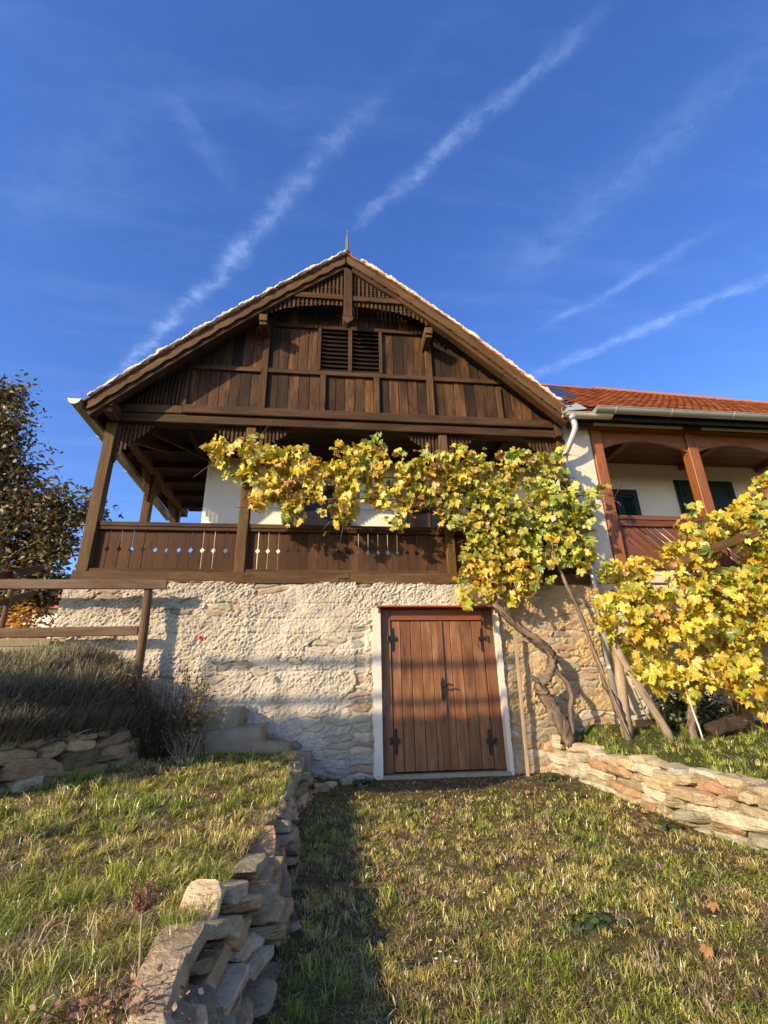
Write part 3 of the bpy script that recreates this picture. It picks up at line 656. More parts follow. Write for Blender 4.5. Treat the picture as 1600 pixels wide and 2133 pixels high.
for x in (-3.50,): 
    b = MB(); b.box(x-0.10, x+0.06, 7.12, 7.46, 4.52, 4.66, 'y'); b.box(x-0.09, x+0.05, 7.16, 7.46, 4.44, 4.518, 'y'); b.build('purlin_end', M['post'], house, bevel=0.008)

# roof: underside boards, tile courses, mortared verge
b = MB()
for (xa, za), (xb, zb) in zip(RP[:-1], RP[1:]):
    ny = 8
    L = math.hypot(xb-xa, zb-za); nx, nz = -(zb-za)/L, (xb-xa)/L
    if nz < 0: nx, nz = -nx, -nz
    k = max(1, int(round(L/0.17)))
    for i in range(k):
        p = np.array([xa+(xb-xa)*(i+.5)/k-nx*0.07, (YV+12.0)/2, za+(zb-za)*(i+.5)/k-nz*0.07])
        b.frame(p, np.array([0, 1.0, 0]), np.array([(xb-xa)/L, 0, (zb-za)/L]), np.array([-nx, 0, -nz])*-1, (12.0-YV)/2-0.02, L/k/2-0.002, 0.012)
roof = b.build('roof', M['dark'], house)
b = MB()
def tiles_gable():
    for side in (0, 1):
        pts = RP[:6][::1] if side == 0 else RP[5:][::-1]
        d = np.concatenate([[0], np.cumsum(np.hypot(np.diff(pts[:, 0]), np.diff(pts[:, 1])))]); n = int(d[-1]/0.16)
        for i in range(n):
            s0, s1 = d[-1]*i/n, d[-1]*(i+1)/n+0.03
            xa, xb = np.interp(s0, d, pts[:, 0]), np.interp(min(s1, d[-1]), d, pts[:, 0]); za, zb = np.interp(s0, d, pts[:, 1]), np.interp(min(s1, d[-1]), d, pts[:, 1])
            L = math.hypot(xb-xa, zb-za); X = np.array([(xb-xa)/L, 0, (zb-za)/L]); nrm = np.array([-X[2], 0, X[0]]); nrm *= np.sign(nrm[2])
            y = YV-0.03
            while y < 12:
                c = np.array([(xa+xb)/2, y+0.09, (za+zb)/2])-nrm*0.030
                tilt = X*0.995-nrm*0.07; tilt /= np.linalg.norm(tilt); n2 = np.cross(tilt, (0, 1, 0)); n2 *= np.sign(n2[2])
                b.frame(c+nrm*random.uniform(-.004, .004), tilt, np.array([0, 1.0, 0]), n2, L/2+0.01, 0.086, 0.009); y += 0.175
tiles_gable(); b.build('roof_tiles', M['tile'], roof)
def verge(side):
    pts = RP[1:6] if side == 0 else RP[5:10][::-1]
    d = np.concatenate([[0], np.cumsum(np.hypot(np.diff(pts[:, 0]), np.diff(pts[:, 1])))]); P = []; r = []
    end = d[-1] if side == 0 else d[-1]*0.93
    for s in np.arange(0.0, end, 0.022):
        x, z = np.interp(s, d, pts[:, 0]), np.interp(s, d, pts[:, 1])
        saw = ((s/0.16) % 1.0); nse = vnoise(np.array([[s*9, side*7.0, 0]]), 5)[0]; n3 = vnoise(np.array([[s*32, side*3.0, 4]]), 8)[0]
        P.append((x, YV-0.025-0.02*nse, z+0.006-0.014*saw+0.016*(n3-0.5))); r.append(0.018+0.014*nse+0.010*(n3-0.5))
    bb = MB(); bb.tube(P, r, 10, wob=0.35); bb.build('verge_mortar', M['mortar'], roof, smooth=True)
verge(0); verge(1)
b = MB()
for k in range(28):                                       # half round ridge tiles
    pts = []; y0 = YV-0.02+k*0.18
    P = [(0.23, y0, 8.10), (0.23, y0+0.21, 8.085)]
    V = []; F = []
    for j, (x, y, z) in enumerate(P):
        for t in range(7):
            a = math.pi*t/6; rr = 0.10-0.012*j
            V.append((x+rr*math.cos(a), y, z-0.04+rr*0.85*math.sin(a)))
    F = [(t, t+1, t+8, t+7) for t in range(6)]; b.add(V, F)
b.build('ridge_tiles', M['tile'], roof)
def bargeboard(side):
    """verge board with a gently scalloped lower edge"""
    pts = RP[1:6] if side == 0 else RP[5:11][::-1]
    d = np.concatenate([[0], np.cumsum(np.hypot(np.diff(pts[:, 0]), np.diff(pts[:, 1])))]); top = []; bot = []
    for s in np.arange(0, d[-1]+0.001, 0.04):
        x, z = np.interp(s, d, pts[:, 0]), np.interp(s, d, pts[:, 1]); ph = (s/(0.36 if side == 0 else 0.30)) % 1.0
        sc = 0.035*abs(math.sin(math.pi*ph)) if side == 0 else 0.012*(ph > 0.75)
        top.append((x, z-0.055)); bot.append((x, z-0.22-sc if side == 0 else z-0.25+sc))
    bb = MB()
    for i in range(len(top)-1):
        bb.prism([bot[i], bot[i+1], top[i+1], top[i]], YV+0.0, YV+0.028, 'x', rnd=0.5)
        L = np.array(bb.L[-1]); mx = np.array([(top[i][0]+top[i+1][0])/2, 0, (top[i][1]+top[i+1][1])/2]); V = bb.V[-1]
        s = i*0.04; ux = (top[i+1][0]-top[i][0]); uz = (top[i+1][1]-top[i][1]); l = math.hypot(ux, uz)
        bb.L[-1] = np.column_stack([(V[:, 0]-top[i][0])*ux/l+(V[:, 2]-top[i][1])*uz/l+s, V[:, 1]-7, -(V[:, 0]-top[i][0])*uz/l+(V[:, 2]-top[i][1])*ux/l])
    o = bb.build('bargeboard', M['post'], house)
    bb = MB()
    for (xa, za), (xb, zb) in zip(pts[:-1], pts[1:]): bb.bar((xa, YV+0.115, za-0.265), (xb, YV+0.115, zb-0.265), 0.15, 0.12)
    bb.build('verge_rafter', M['timber'], house, bevel=0.008)
    return o
bargeboard(0); bargeboard(1)
b = MB()
for yy in np.arange(7.9, 12, 0.75):
    for pts in (RP[:6], RP[5:]):
        for (xa, za), (xb, zb) in zip(pts[:-1], pts[1:]):
            if abs(xa-0.17) < 3.6 or abs(xb-0.17) < 3.6: b.bar((xa, yy, za-0.16), (xb, yy, zb-0.16), 0.10, 0.13)
build_each(b, 'rafter', M['dark'], roof)
b = MB(); b.tube([(0.235, 7.10, 8.02), (0.24, 7.10, 8.30), (0.235, 7.10, 8.55), (0.238, 7.10, 8.72)], [0.045, 0.038, 0.026, 0.018], 5, wob=0.3)
b.build('finial', M['stake'], house)
# left gutter with end cap
def half_pipe(bb, pts, r, th=0.004, n=12, upward=True, open_dir=None):
    P = np.asarray(pts, float); V = []; F = []
    T = (P[-1]-P[0])/np.linalg.norm(P[-1]-P[0]); side = np.cross(T, (0, 0, 1)); side /= np.linalg.norm(side)
    for p in P:
        for rr in (r, r-th):
            for j in range(n+1):
                a = math.pi+math.pi*j/n; V.append(p+side*rr*math.cos(a)+np.array([0, 0, 1])*rr*math.sin(a))
    m = 2*(n+1)
    for i in range(len(P)-1):
        for j in range(n):
            F.append((i*m+j, i*m+j+1, (i+1)*m+j+1, (i+1)*m+j)); F.append((i*m+n+1+j, (i+1)*m+n+1+j, (i+1)*m+n+2+j, i*m+n+2+j))
        for j in (0, n): F.append((i*m+j, (i+1)*m+j, (i+1)*m+n+1+j, i*m+n+1+j))
    for e in (0, len(P)-1):
        F.append(tuple(e*m+j for j in range(n+1)))
    bb.add(V, F)
    bb.tube([P[0]+side*r, P[-1]+side*r], 0.010, 6); bb.tube([P[0]-side*r, P[-1]-side*r], 0.010, 6)
b = MB(); half_pipe(b, [(-3.945, 6.98, 4.53), (-3.945, 12.0, 4.47)], 0.092)
for yy in (8.0, 9.3, 10.6): half_pipe(b, [(-3.945, yy, 4.53-0.012*(yy-7)), (-3.945, yy+0.03, 4.53-0.012*(yy-7))], 0.099)
gut = b.build('gutter', M['zincdull'], house, smooth=False)
# eaves boards and plate on the left side
b = MB(); b.box(-3.62, -3.46, 7.69, 11.9, 4.44, 4.62); b.build('wall_plate', M['timber'], house, bevel=0.01)
b = MB()
for k in range(9):
    x0 = -3.44+k*0.128; b.box(x0, x0+0.125, 7.70, 11.9, 4.60, 4.625, 'y')
for k in range(14):
    y0 = 7.70+k*0.11; b.box(-2.28, 4.2, y0, y0+0.107, 4.60, 4.625, 'x')
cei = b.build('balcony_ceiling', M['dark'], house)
b = MB()
for yy in (8.5, 9.2, 9.9, 10.6, 11.3): b.box(-3.45, -2.36, yy, yy+0.12, 4.47, 4.598)
b.box(-2.46, -2.36, 7.70, 8.8, 4.45, 4.597, 'y')
for xx in (-1.33, 0.3, 1.98, 3.2): b.box(xx-0.06, xx+0.06, 7.70, 8.9, 4.45, 4.597, 'y')
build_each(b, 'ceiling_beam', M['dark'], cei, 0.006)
b = MB(); b.bar((-3.48, 7.75, 4.30), (-2.95, 8.6, 4.52), 0.07, 0.09); b.bar((-3.30, 7.62, 4.52), (-2.3, 8.75, 4.46), 0.06, 0.07); build_each(b, 'corner_brace', M['timber'], house)
# rendered wall behind the balcony
b = MB(); b.box(-2.35, 4.2, 8.95, 9.25, 1.845, 4.60); b.box(-2.35, -2.05, 9.252, 11.9, 1.845, 4.60)
b.build('plaster_wall', M['white'], house)
b = MB(); b.box(-0.86, -0.76, 8.905, 8.948, 1.85, 3.95); b.box(-0.86, 0.42, 8.905, 8.948, 3.953, 4.05); b.box(0.32, 0.42, 8.905, 8.948, 1.85, 3.95)
wn = b.build('balcony_door', M['timber'], house, bevel=0.006)
b = MB(); b.box(-0.755, 0.315, 8.92, 8.945, 1.85, 2.7); b.build('door_panel', M['balu'], wn)
b = MB(); b.box(-0.755, 0.315, 8.93, 8.945, 2.705, 3.95); b.build('pane', M['glass'], wn)
for xx in (1.5,):
    b = MB(); b.box(xx-.08, xx, 8.905, 8.948, 2.7, 3.9); b.box(xx+.9, xx+.98, 8.905, 8.948, 2.7, 3.9); b.box(xx-.08, xx+.98, 8.90, 8.948, 3.903, 3.98); b.box(xx-.08, xx+.98, 8.90, 8.948, 2.62, 2.697)
    b.box(xx+.42, xx+.48, 8.91, 8.948, 2.7, 3.9); wn = b.build('window', M['timber'], house)
    b = MB(); b.box(xx, xx+.42, 8.93, 8.946, 2.7, 3.9); b.box(xx+.48, xx+.9, 8.93, 8.946, 2.7, 3.9); b.build('pane', M['glass'], wn)

# cellar door
cdoor = MB()
cdoor.box(0.80, 0.958, 7.50, 7.58, -0.85, 1.375); cdoor.box(2.382, 2.54, 7.50, 7.58, -0.85, 1.375)
cdo = bpy.data.objects.new('cellar_door', None); COL.objects.link(cdo); cdo.parent = house; WORG[cdo.name] = np.array([1.67, 7.5, -.85]); cdo.location = tuple(WORG[cdo.name]-WORG[house.name])
build_each(cdoor, 'door_jamb', M['door'], cdo, 0.006)
b = MB(); b.box(0.961, 2.379, 7.495, 7.58, 1.205, 1.372); b.build('lintel_board', M['hood'], cdo, bevel=0.006)
def leaf(x0, x1, ws):
    b = MB(); x = x0; tot = sum(ws)
    for q in ws:
        wd = q/tot*(x1-x0); y0 = 7.522+0.003*random.random(); b.box(x+0.003, x+wd-0.003, y0, y0+0.030, -0.84, 1.20); x += wd
    return b.build('door_leaf', M['door'], cdo, bevel=0.007)
leaf(0.962, 1.688, (1, 1.05, 1.1, 1.1, .72)); leaf(1.692, 2.378, (1.05, 1, 1, 1))
b = MB(); b.box(1.655, 1.745, 7.492, 7.521, -0.83, 1.195); b.build('meeting_batten', M['door'], cdo, bevel=0.006)
b = MB(); b.box(0.74, 2.60, 7.335, 7.53, 1.378, 1.402); b.build('hood', M['hood'], cdo, bevel=0.004)
for xx in (0.765, 2.560):
    b = MB()
    pr = [(7.345, 1.376), (7.50, 1.376), (7.50, 1.02), (7.475, 1.02), (7.465, 1.10), (7.44, 1.20), (7.40, 1.29)]
    V = [(xx, y, z) for y, z in pr]+[(xx+0.022, y, z) for y, z in pr]; n = len(pr)
    b.add(V, [tuple(range(n))[::-1], tuple(range(n, 2*n))]+[(i, (i+1) % n, (i+1) % n+n, i+n) for i in range(n)])
    b.build('hood_bracket', M['hood'], cdo)
for xx, zz_, s in ((0.985, 0.94, 1), (2.355, 0.93, -1), (1.0, -0.45, 1), (2.34, -0.49, -1)):
    b = MB(); z0 = zz_
    b.prism([(xx-.018, z0-.16), (xx, z0-.19), (xx+.018, z0-.16), (xx+.022, z0), (xx+.018, z0+.14), (xx, z0+.165), (xx-.018, z0+.14), (xx-.022, z0)], 7.508, 7.521)
    b.box(min(xx-.075*s, xx+.055*s), max(xx-.075*s, xx+.055*s), 7.494, 7.507, z0-.028, z0+.028); b.tube([(xx-.075*s, 7.478, z0-.05), (xx-.075*s, 7.478, z0+.05)], 0.015, 8)
    b.tube([(xx, 7.49, z0), (xx, 7.51, z0)], 0.014, 7); b.tube([(xx, 7.50, z0+.10), (xx, 7.51, z0+.10)], 0.008, 6); b.tube([(xx, 7.50, z0-.10), (xx, 7.51, z0-.10)], 0.008, 6)
    b.build('hinge', M['iron'], cdo)
b = MB(); b.prism([(1.675, 0.10), (1.70, 0.06), (1.725, 0.10), (1.73, 0.30), (1.70, 0.38), (1.67, 0.30)], 7.478, 7.491)
b.tube([(1.70, 7.49, 0.26), (1.70, 7.44, 0.26)], 0.014, 8); b.tube(smooth_path([(1.70, 7.43, 0.26), (1.75, 7.425, 0.285), (1.80, 7.425, 0.275), (1.84, 7.43, 0.262)], 4), 0.011, 7)
b.tube([(1.70, 7.49, 0.13), (1.70, 7.455, 0.13)], 0.012, 8)
b.build('handle', M['iron'], cdo)
b = MB(); b.box(0.79, 2.56, 7.36, 7.60, -1.0, -0.862); b.build('threshold', M['core_right'], cdo, bevel=0.01)
# limewashed surround strips
for a, c, nm in ((0.672, 0.797, 's'), (2.543, 2.606, 's')):
    n = 60; V = []; 
    bb = MB(); zs_ = np.linspace(-0.98, 1.376, n)
    o_ = [(a+0.03*(vnoise(np.array([[z*6.0, a, 0]]), 3)[0]-0.5)+0.012*(random.random()-.5), z) for z in zs_] if a < 1 else [(a, z) for z in zs_]
    i_ = [(c, z) for z in zs_] if a < 1 else [(c+0.03*(vnoise(np.array([[z*6.0, a, 0]]), 3)[0]-0.5)+0.012*(random.random()-.5), z) for z in zs_]
    for k in range(n-1): bb.prism([o_[k], i_[k], i_[k+1], o_[k+1]], 7.40-0.012*(1.4-zs_[k]), 7.60, rnd=0.5)
    bb.build('door_surround', M['whitecool'], house)

# rain pipe and hopper on the right corner
b = MB()
b.tube(smooth_path([(4.22, 7.10, 4.66), (4.24, 7.11, 4.45), (4.15, 7.25, 4.18), (4.10, 7.36, 4.02), (4.13, 7.38, 3.8), (4.20, 7.38, 3.3)], 8), 0.052, 14)
b.tube([(4.20, 7.38, 3.3), (4.25, 7.38, 1.6), (4.26, 7.38, 0.05)], 0.052, 14); b.tube([(4.20, 7.10, 4.70), (4.22, 7.10, 4.60)], [0.10, 0.055], 14)
for p, q in (((4.155, 7.38, 3.66), (4.165, 7.38, 3.60)), ((4.235, 7.38, 2.1), (4.236, 7.38, 2.04)), ((4.255, 7.38, 0.5), (4.256, 7.38, 0.44))): b.tube([p, q], 0.060, 14)
b.tube([(4.26, 7.38, 0.05), (4.27, 7.30, -0.05)], 0.052, 12)
b.build('downpipe', M['zinc'], house, smooth=True)
b = MB(); half_pipe(b, [(4.03, 7.08, 4.72), (4.94, 7.08, 4.735)], 0.078)
b.build('gutter', M['copper'], house)
b = MB(); b.prism([(3.98, 4.66), (4.10, 4.80), (4.28, 4.90), (4.46, 4.80), (4.42, 4.78), (4.12, 4.74)], 6.99, 7.02); b.bar((4.0, 7.0, 4.70), (4.16, 7.18, 4.87), 0.01, 0.14); b.bar((4.1, 7.05, 4.86), (4.62, 7.3, 4.80), 0.20, 0.012, (0, -.4, 1))
b.build('hopper_flashing', M['zinc'], house)

# ------------------------------------------------------------------ neighbouring wing
wing = thing('white_wing', (7.0, 7.5, -0.3), 'whitewashed wing with red tiled roof, orange timber veranda and green shutters', 'house')
b = MB(); b.box(4.205, 4.74, 7.50, 9.0, 2.0, 4.78); b.build('pillar', M['whitecool'], wing, bevel=0.02)
b = MB(); b.box(4.20, 14.0, 7.53, 7.9, -0.8, 1.80); b.box(4.20, 14.0, 7.48, 9.3, 1.803, 1.995); b.build('base_wall', M['whitecool'], wing, bevel=0.01)
b = MB(); b.box(4.742, 14.0, 9.0, 9.3, 2.0, 4.86); b.build('back_wall', M['white'], wing)
for k, x in enumerate((4.74, 6.62, 8.50, 10.4, 12.3)):
    b = MB(); b.box(x+0.003, x+0.20, 7.47, 7.67, 2.0, 4.68, 'z'); b.build('veranda_post', M['orange'], wing, bevel=0.008)
b = MB(); b.box(4.3, 14.0, 7.44, 7.70, 4.684, 4.80); b.build('veranda_beam', M['orange'], wing, bevel=0.008)
for x0, x1 in ((4.945, 6.617), (6.825, 8.497), (8.705, 10.397)):
    n = 24; pts = [(x0, 4.68), (x1, 4.68)]+[(x1-(x1-x0)*t/n, 4.30+0.20*math.sin(math.pi*t/n)**0.8) for t in range(n+1)]
    b = MB(); b.prism(pts, 7.52, 7.57, 'x'); b.build('arch_board', M['orange'], wing)
b = MB()
for k in range(13): b.box(4.30, 14.0, 7.705+k*0.1, 7.705+k*0.1+0.096, 4.80, 4.825, 'x')
vc = b.build('veranda_ceiling', M['redrail'], wing)
b = MB()
for xx in (5.75, 7.65, 9.5): b.box(xx-0.06, xx+0.06, 7.71, 8.99, 4.68, 4.797, 'y')
build_each(b, 'ceiling_beam', M['orange'], vc)
for x0, x1 in ((4.945, 6.617), (6.825, 8.497), (8.705, 10.397)):
    b = MB(); b.box(x0, x1, 7.52, 7.64, 2.93, 3.01); b.box(x0, x1, 7.535, 7.62, 2.815, 2.926); b.box(x0, x1, 7.52, 7.64, 2.06, 2.15); b.box(x0, x0+0.07, 7.535, 7.62, 2.153, 2.812, 'z'); b.box(x1-0.07, x1, 7.535, 7.62, 2.153, 2.812, 'z')
    rl = b.build('railing', M['redrail'], wing, bevel=0.005)
    b = MB(); xa, xb, za, zb = x0+0.07, x1-0.07, 2.15, 2.815; st = 0.158
    k = -6
    while xa+k*st < xb:
        g = 0.036 if random.random() < 0.65 else 0.004
        q = []                                            # diagonal board clipped to the panel
        for c0 in (k*st+g/2, (k+1)*st-g/2):
            # line: x = xa + c0 + (zb - z)*1.0
            z_lo, z_hi = za, zb; x_lo, x_hi = xa+c0+(zb-za), xa+c0
            if x_hi < xa: z_hi = zb-(xa-x_hi); x_hi = xa
            if x_lo > xb: z_lo = za+(x_lo-xb); x_lo = xb
            q.append((x_hi, z_hi, x_lo, z_lo))
        (ax, az, bx, bz), (cx_, cz, dx, dz) = q
        if az > bz+0.02 and cz > dz+0.02:
            poly = [(bx, bz), (dx, dz), (cx_, cz), (ax, az)]
            b.prism(poly, 7.58, 7.592, 'x')
            V = b.V[-1]-b.V[-1].mean(0); s2 = math.sqrt(.5)
            b.L[-1] = np.column_stack([(V[:, 0]-V[:, 2])*s2, V[:, 1], (V[:, 0]+V[:, 2])*s2])
        k += 1
    b.build('railing_boards', M['redrail'], rl)
def shutters(x0, x1, z0, z1, louv, nm):
    b = MB(); b.box(x0-0.05, x1+0.05, 8.965, 8.998, z0-0.05, z1+0.05); o = b.build('window', M['green'], wing)
    n = 2; wd = (x1-x0)/n
    for k in range(n):
        a, c = x0+k*wd+0.006, x0+(k+1)*wd-0.006
        b = MB()
        for p in ((a, a+.07, z0, z1), (c-.07, c, z0, z1), (a+.071, c-.071, z0, z0+.09), (a+.071, c-.071, z1-.09, z1), (a+.071, c-.071, z0+(z1-z0)*.42, z0+(z1-z0)*.42+.07)): b.box(p[0], p[1], 8.935, 8.962, p[2], p[3])
        if louv:
            z = z0+0.12
            while z < z1-0.12: b.bar((a+.06, 8.95, z), (c-.06, 8.95, z), 0.045, 0.008, (0, .6, .8)); z += 0.042
        else: b.box(a+.06, c-.06, 8.945, 8.955, z0+.05, z1-.05)
        s = b.build('shutter', M['green'], o, bevel=0.003)
        b = MB(); xx = a+.10 if k == 0 else c-.10
        for zz_ in (z0+.35, z1-.25):
            b.prism([(xx-.10, zz_), (xx-.03, zz_+.02), (xx, zz_+.09), (xx+.03, zz_+.02), (xx+.10, zz_), (xx+.03, zz_-.02), (xx, zz_-.09), (xx-.03, zz_-.02)], 8.926, 8.933)
        b.build('hinge', M['iron'], s)
shutters(7.44, 8.70, 3.0, 4.38, False, 'w'); shutters(5.62, 6.42, 3.0, 4.12, True, 'w')
b = MB(); b.box(4.32, 14.0, 7.12, 7.435, 4.80, 4.83); b.box(4.32, 14, 7.10, 7.13, 4.66, 4.795); b.build('eaves_fascia', M['fascia'], wing)
b = MB(); b.box(4.80, 6.55, 7.40, 7.435, 4.735, 4.775); b.box(6.95, 14, 7.40, 7.435, 4.735, 4.775); build_each(b, 'trim_strip', M['white'], wing)
# roof of the wing: courses of flat clay tiles
E0, E1 = np.array([4.35, 7.06, 4.86]), np.array([15.0, 7.06, 4.82]); G0, G1 = np.array([4.9, 9.75, 7.30]), np.array([15.0, 10.35, 7.36])
def rp(u, v): return (E0*(1-u)+E1*u)*(1-v)+(G0*(1-u)+G1*u)*v
b = MB(); NR = 27; NC = 62
for r in range(NR):
    for c in range(NC):
        off = 0.5*(r % 2)
        u0, u1 = (c+off)/NC, (c+1+off)/NC-0.0008
        if u1 > 1: continue
        p00, p10 = rp(u0, r/NR), rp(u1, r/NR); p01, p11 = rp(u0, (r+1.25)/NR), rp(u1, (r+1.25)/NR)
        nrm = np.cross(p10-p00, p01-p00); nrm /= np.linalg.norm(nrm); j = random.uniform(-.004, .004)
        lift = nrm*(0.040+j); lo = nrm*(0.004+j)
        mid = (p00+p10)/2-(p01-p00)/1.25*0.10
        q0, q1 = p00+(p01-p00)*0.06, p10+(p11-p10)*0.06
        top = [q0+lift, mid+(p01-p00)*0.08+lift, q1+lift, p11+lo, p01+lo]
        V = top+[v-nrm*0.016 for v in top]
        b.add(V, [(0, 1, 2, 3, 4), (9, 8, 7, 6, 5), (0, 5, 6, 1), (1, 6, 7, 2), (2, 7, 8, 3), (4, 9, 5, 0)])
tl = b.build('roof', M['tile'], wing)
b = MB(); b.add([E0, E1, G1, G0, E0-(0, 0, .1), E1-(0, 0, .1), (15, 13.5, 4.5), (4.9, 12.9, 4.5)], [(0, 1, 2, 3), (4, 5, 1, 0), (3, 2, 6, 7), (4, 0, 3, 7), (1, 5, 6, 2)]); b.build('roof_deck', M['dark'], tl)
b = MB(); N = 30
for k in range(N):
    u0, u1 = 0.16+k*0.84/N, 0.16+(k+1.12)*0.84/N; p, q = rp(u0, 1.0), rp(u1, 1.0); V = []
    for j, pp in enumerate((p, q)):
        r = 0.125-0.014*(1-j)
        for t in range(9):
            a = math.pi*t/8; V.append(pp+np.array([0, math.cos(a)*r, -0.03+math.sin(a)*r*0.9]))
    V2 = [v-np.array([0, 0, 0.016]) for v in V]
    F = [(t, t+1, t+10, t+9) for t in range(8)]+[(18+t, 27+t, 28+t, 19+t) for t in range(8)]+[(t, 18+t, 19+t, t+1) for t in range(8)]+[(9+t, 10+t, 28+t, 27+t) for t in range(8)]
    b.add(V+V2, F)
for k in range(4):
    p, q = rp(0.0+k*0.04, 1.0), rp(0.045+k*0.04, 1.0); b.tube([p-(0, 0, .05), q-(0, 0, .04)], 0.085, 9)
b.build('ridge_tiles', M['ridge'], tl, bevel=0.004)
b = MB(); half_pipe(b, [(4.60, 6.98, 4.80), (15.0, 6.98, 4.78)], 0.085)
b.build('gutter', M['zincdull'], wing)
b = MB()
for xx in (4.95, 6.0, 7.2, 8.2, 9.4): half_pipe(b, [(xx, 6.98, 4.799), (xx+0.025, 6.98, 4.799)], 0.092)
b.build('gutter_bracket', M['zinc'], wing)
# dark sheet panel in the valley between the two roofs
b = MB(); b.add([(4.30, 7.55, 5.28), (4.86, 7.35, 5.10), (4.98, 8.6, 6.38), (4.60, 8.6, 6.44)]+[(4.30, 7.55, 5.15), (4.86, 7.35, 4.97), (4.98, 8.6, 6.25), (4.60, 8.6, 6.31)],
  [(0, 1, 2, 3), (7, 6, 5, 4), (0, 4, 5, 1), (1, 5, 6, 2), (2, 6, 7, 3), (3, 7, 4, 0)]); b.build('valley_sheet', M['panel'], wing, bevel=0.01)

# ------------------------------------------------------------------ dry stone walls
def stone_template():
    n = 6; pts = {}; V = []; F = []
    def vid(i, j, k):
        if (i, j, k) not in pts: pts[(i, j, k)] = len(V); V.append((2*i/n-1, 2*j/n-1, 2*k/n-1))
        return pts[(i, j, k)]
    for a in range(n):
        for c in range(n):
            for s in (0, n):
                f = [(a, c), (a+1, c), (a+1, c+1), (a, c+1)]
                g = f if s else f[::-1]
                F.append(tuple(vid(p, q, s) for p, q in g)); F.append(tuple(vid(q, s, p) for p, q in g)); F.append(tuple(vid(s, p, q) for p, q in g))
    return np.array(V), F
ST_V, ST_F = stone_template()
def put_stone(b, c, X, Y, Z, hx, hy, hz, col, seed, rough=0.16, sq=5.0):
    P = ST_V.copy(); r = (np.abs(P)**sq).sum(1)**(1/sq); P = P/r[:, None]
    for q in range(7 if sq < 13 else 0):                   # broken flat faces
        nv = np.array([random.gauss(0, 1), random.gauss(0, 1), random.gauss(0, .8)]); nv /= np.linalg.norm(nv)
        ex = P@nv; P = P-np.outer(np.maximum(0, ex-ex.max()*random.uniform(.68, .90)), nv)
    P = P*np.array([hx, hy, hz])
    q = P*6.5+seed*13.7
    d = np.column_stack([fbm(q+k*31.0, 3, seed % 97)-0.5 for k in range(3)])
    m = min(hx, hy, hz)
    P = P+d*np.array([hx*0.35, hy*0.5, hz*0.55])*rough*5
    lay = np.sin(P[:, 2]/m*5+seed)*m*0.03; P[:, 1] += lay
    sh = (random.random()-0.5)*0.5; P[:, 0] += sh*P[:, 2]; P[:, 2] += (random.random()-0.5)*0.25*P[:, 0]*hz/hx
    V = np.asarray(c)+P[:, :1]*X+P[:, 1:2]*Y+P[:, 2:]*Z
    b.add(V, ST_F, P, random.random(), np.tile(np.asarray(col), (len(P), 1)))
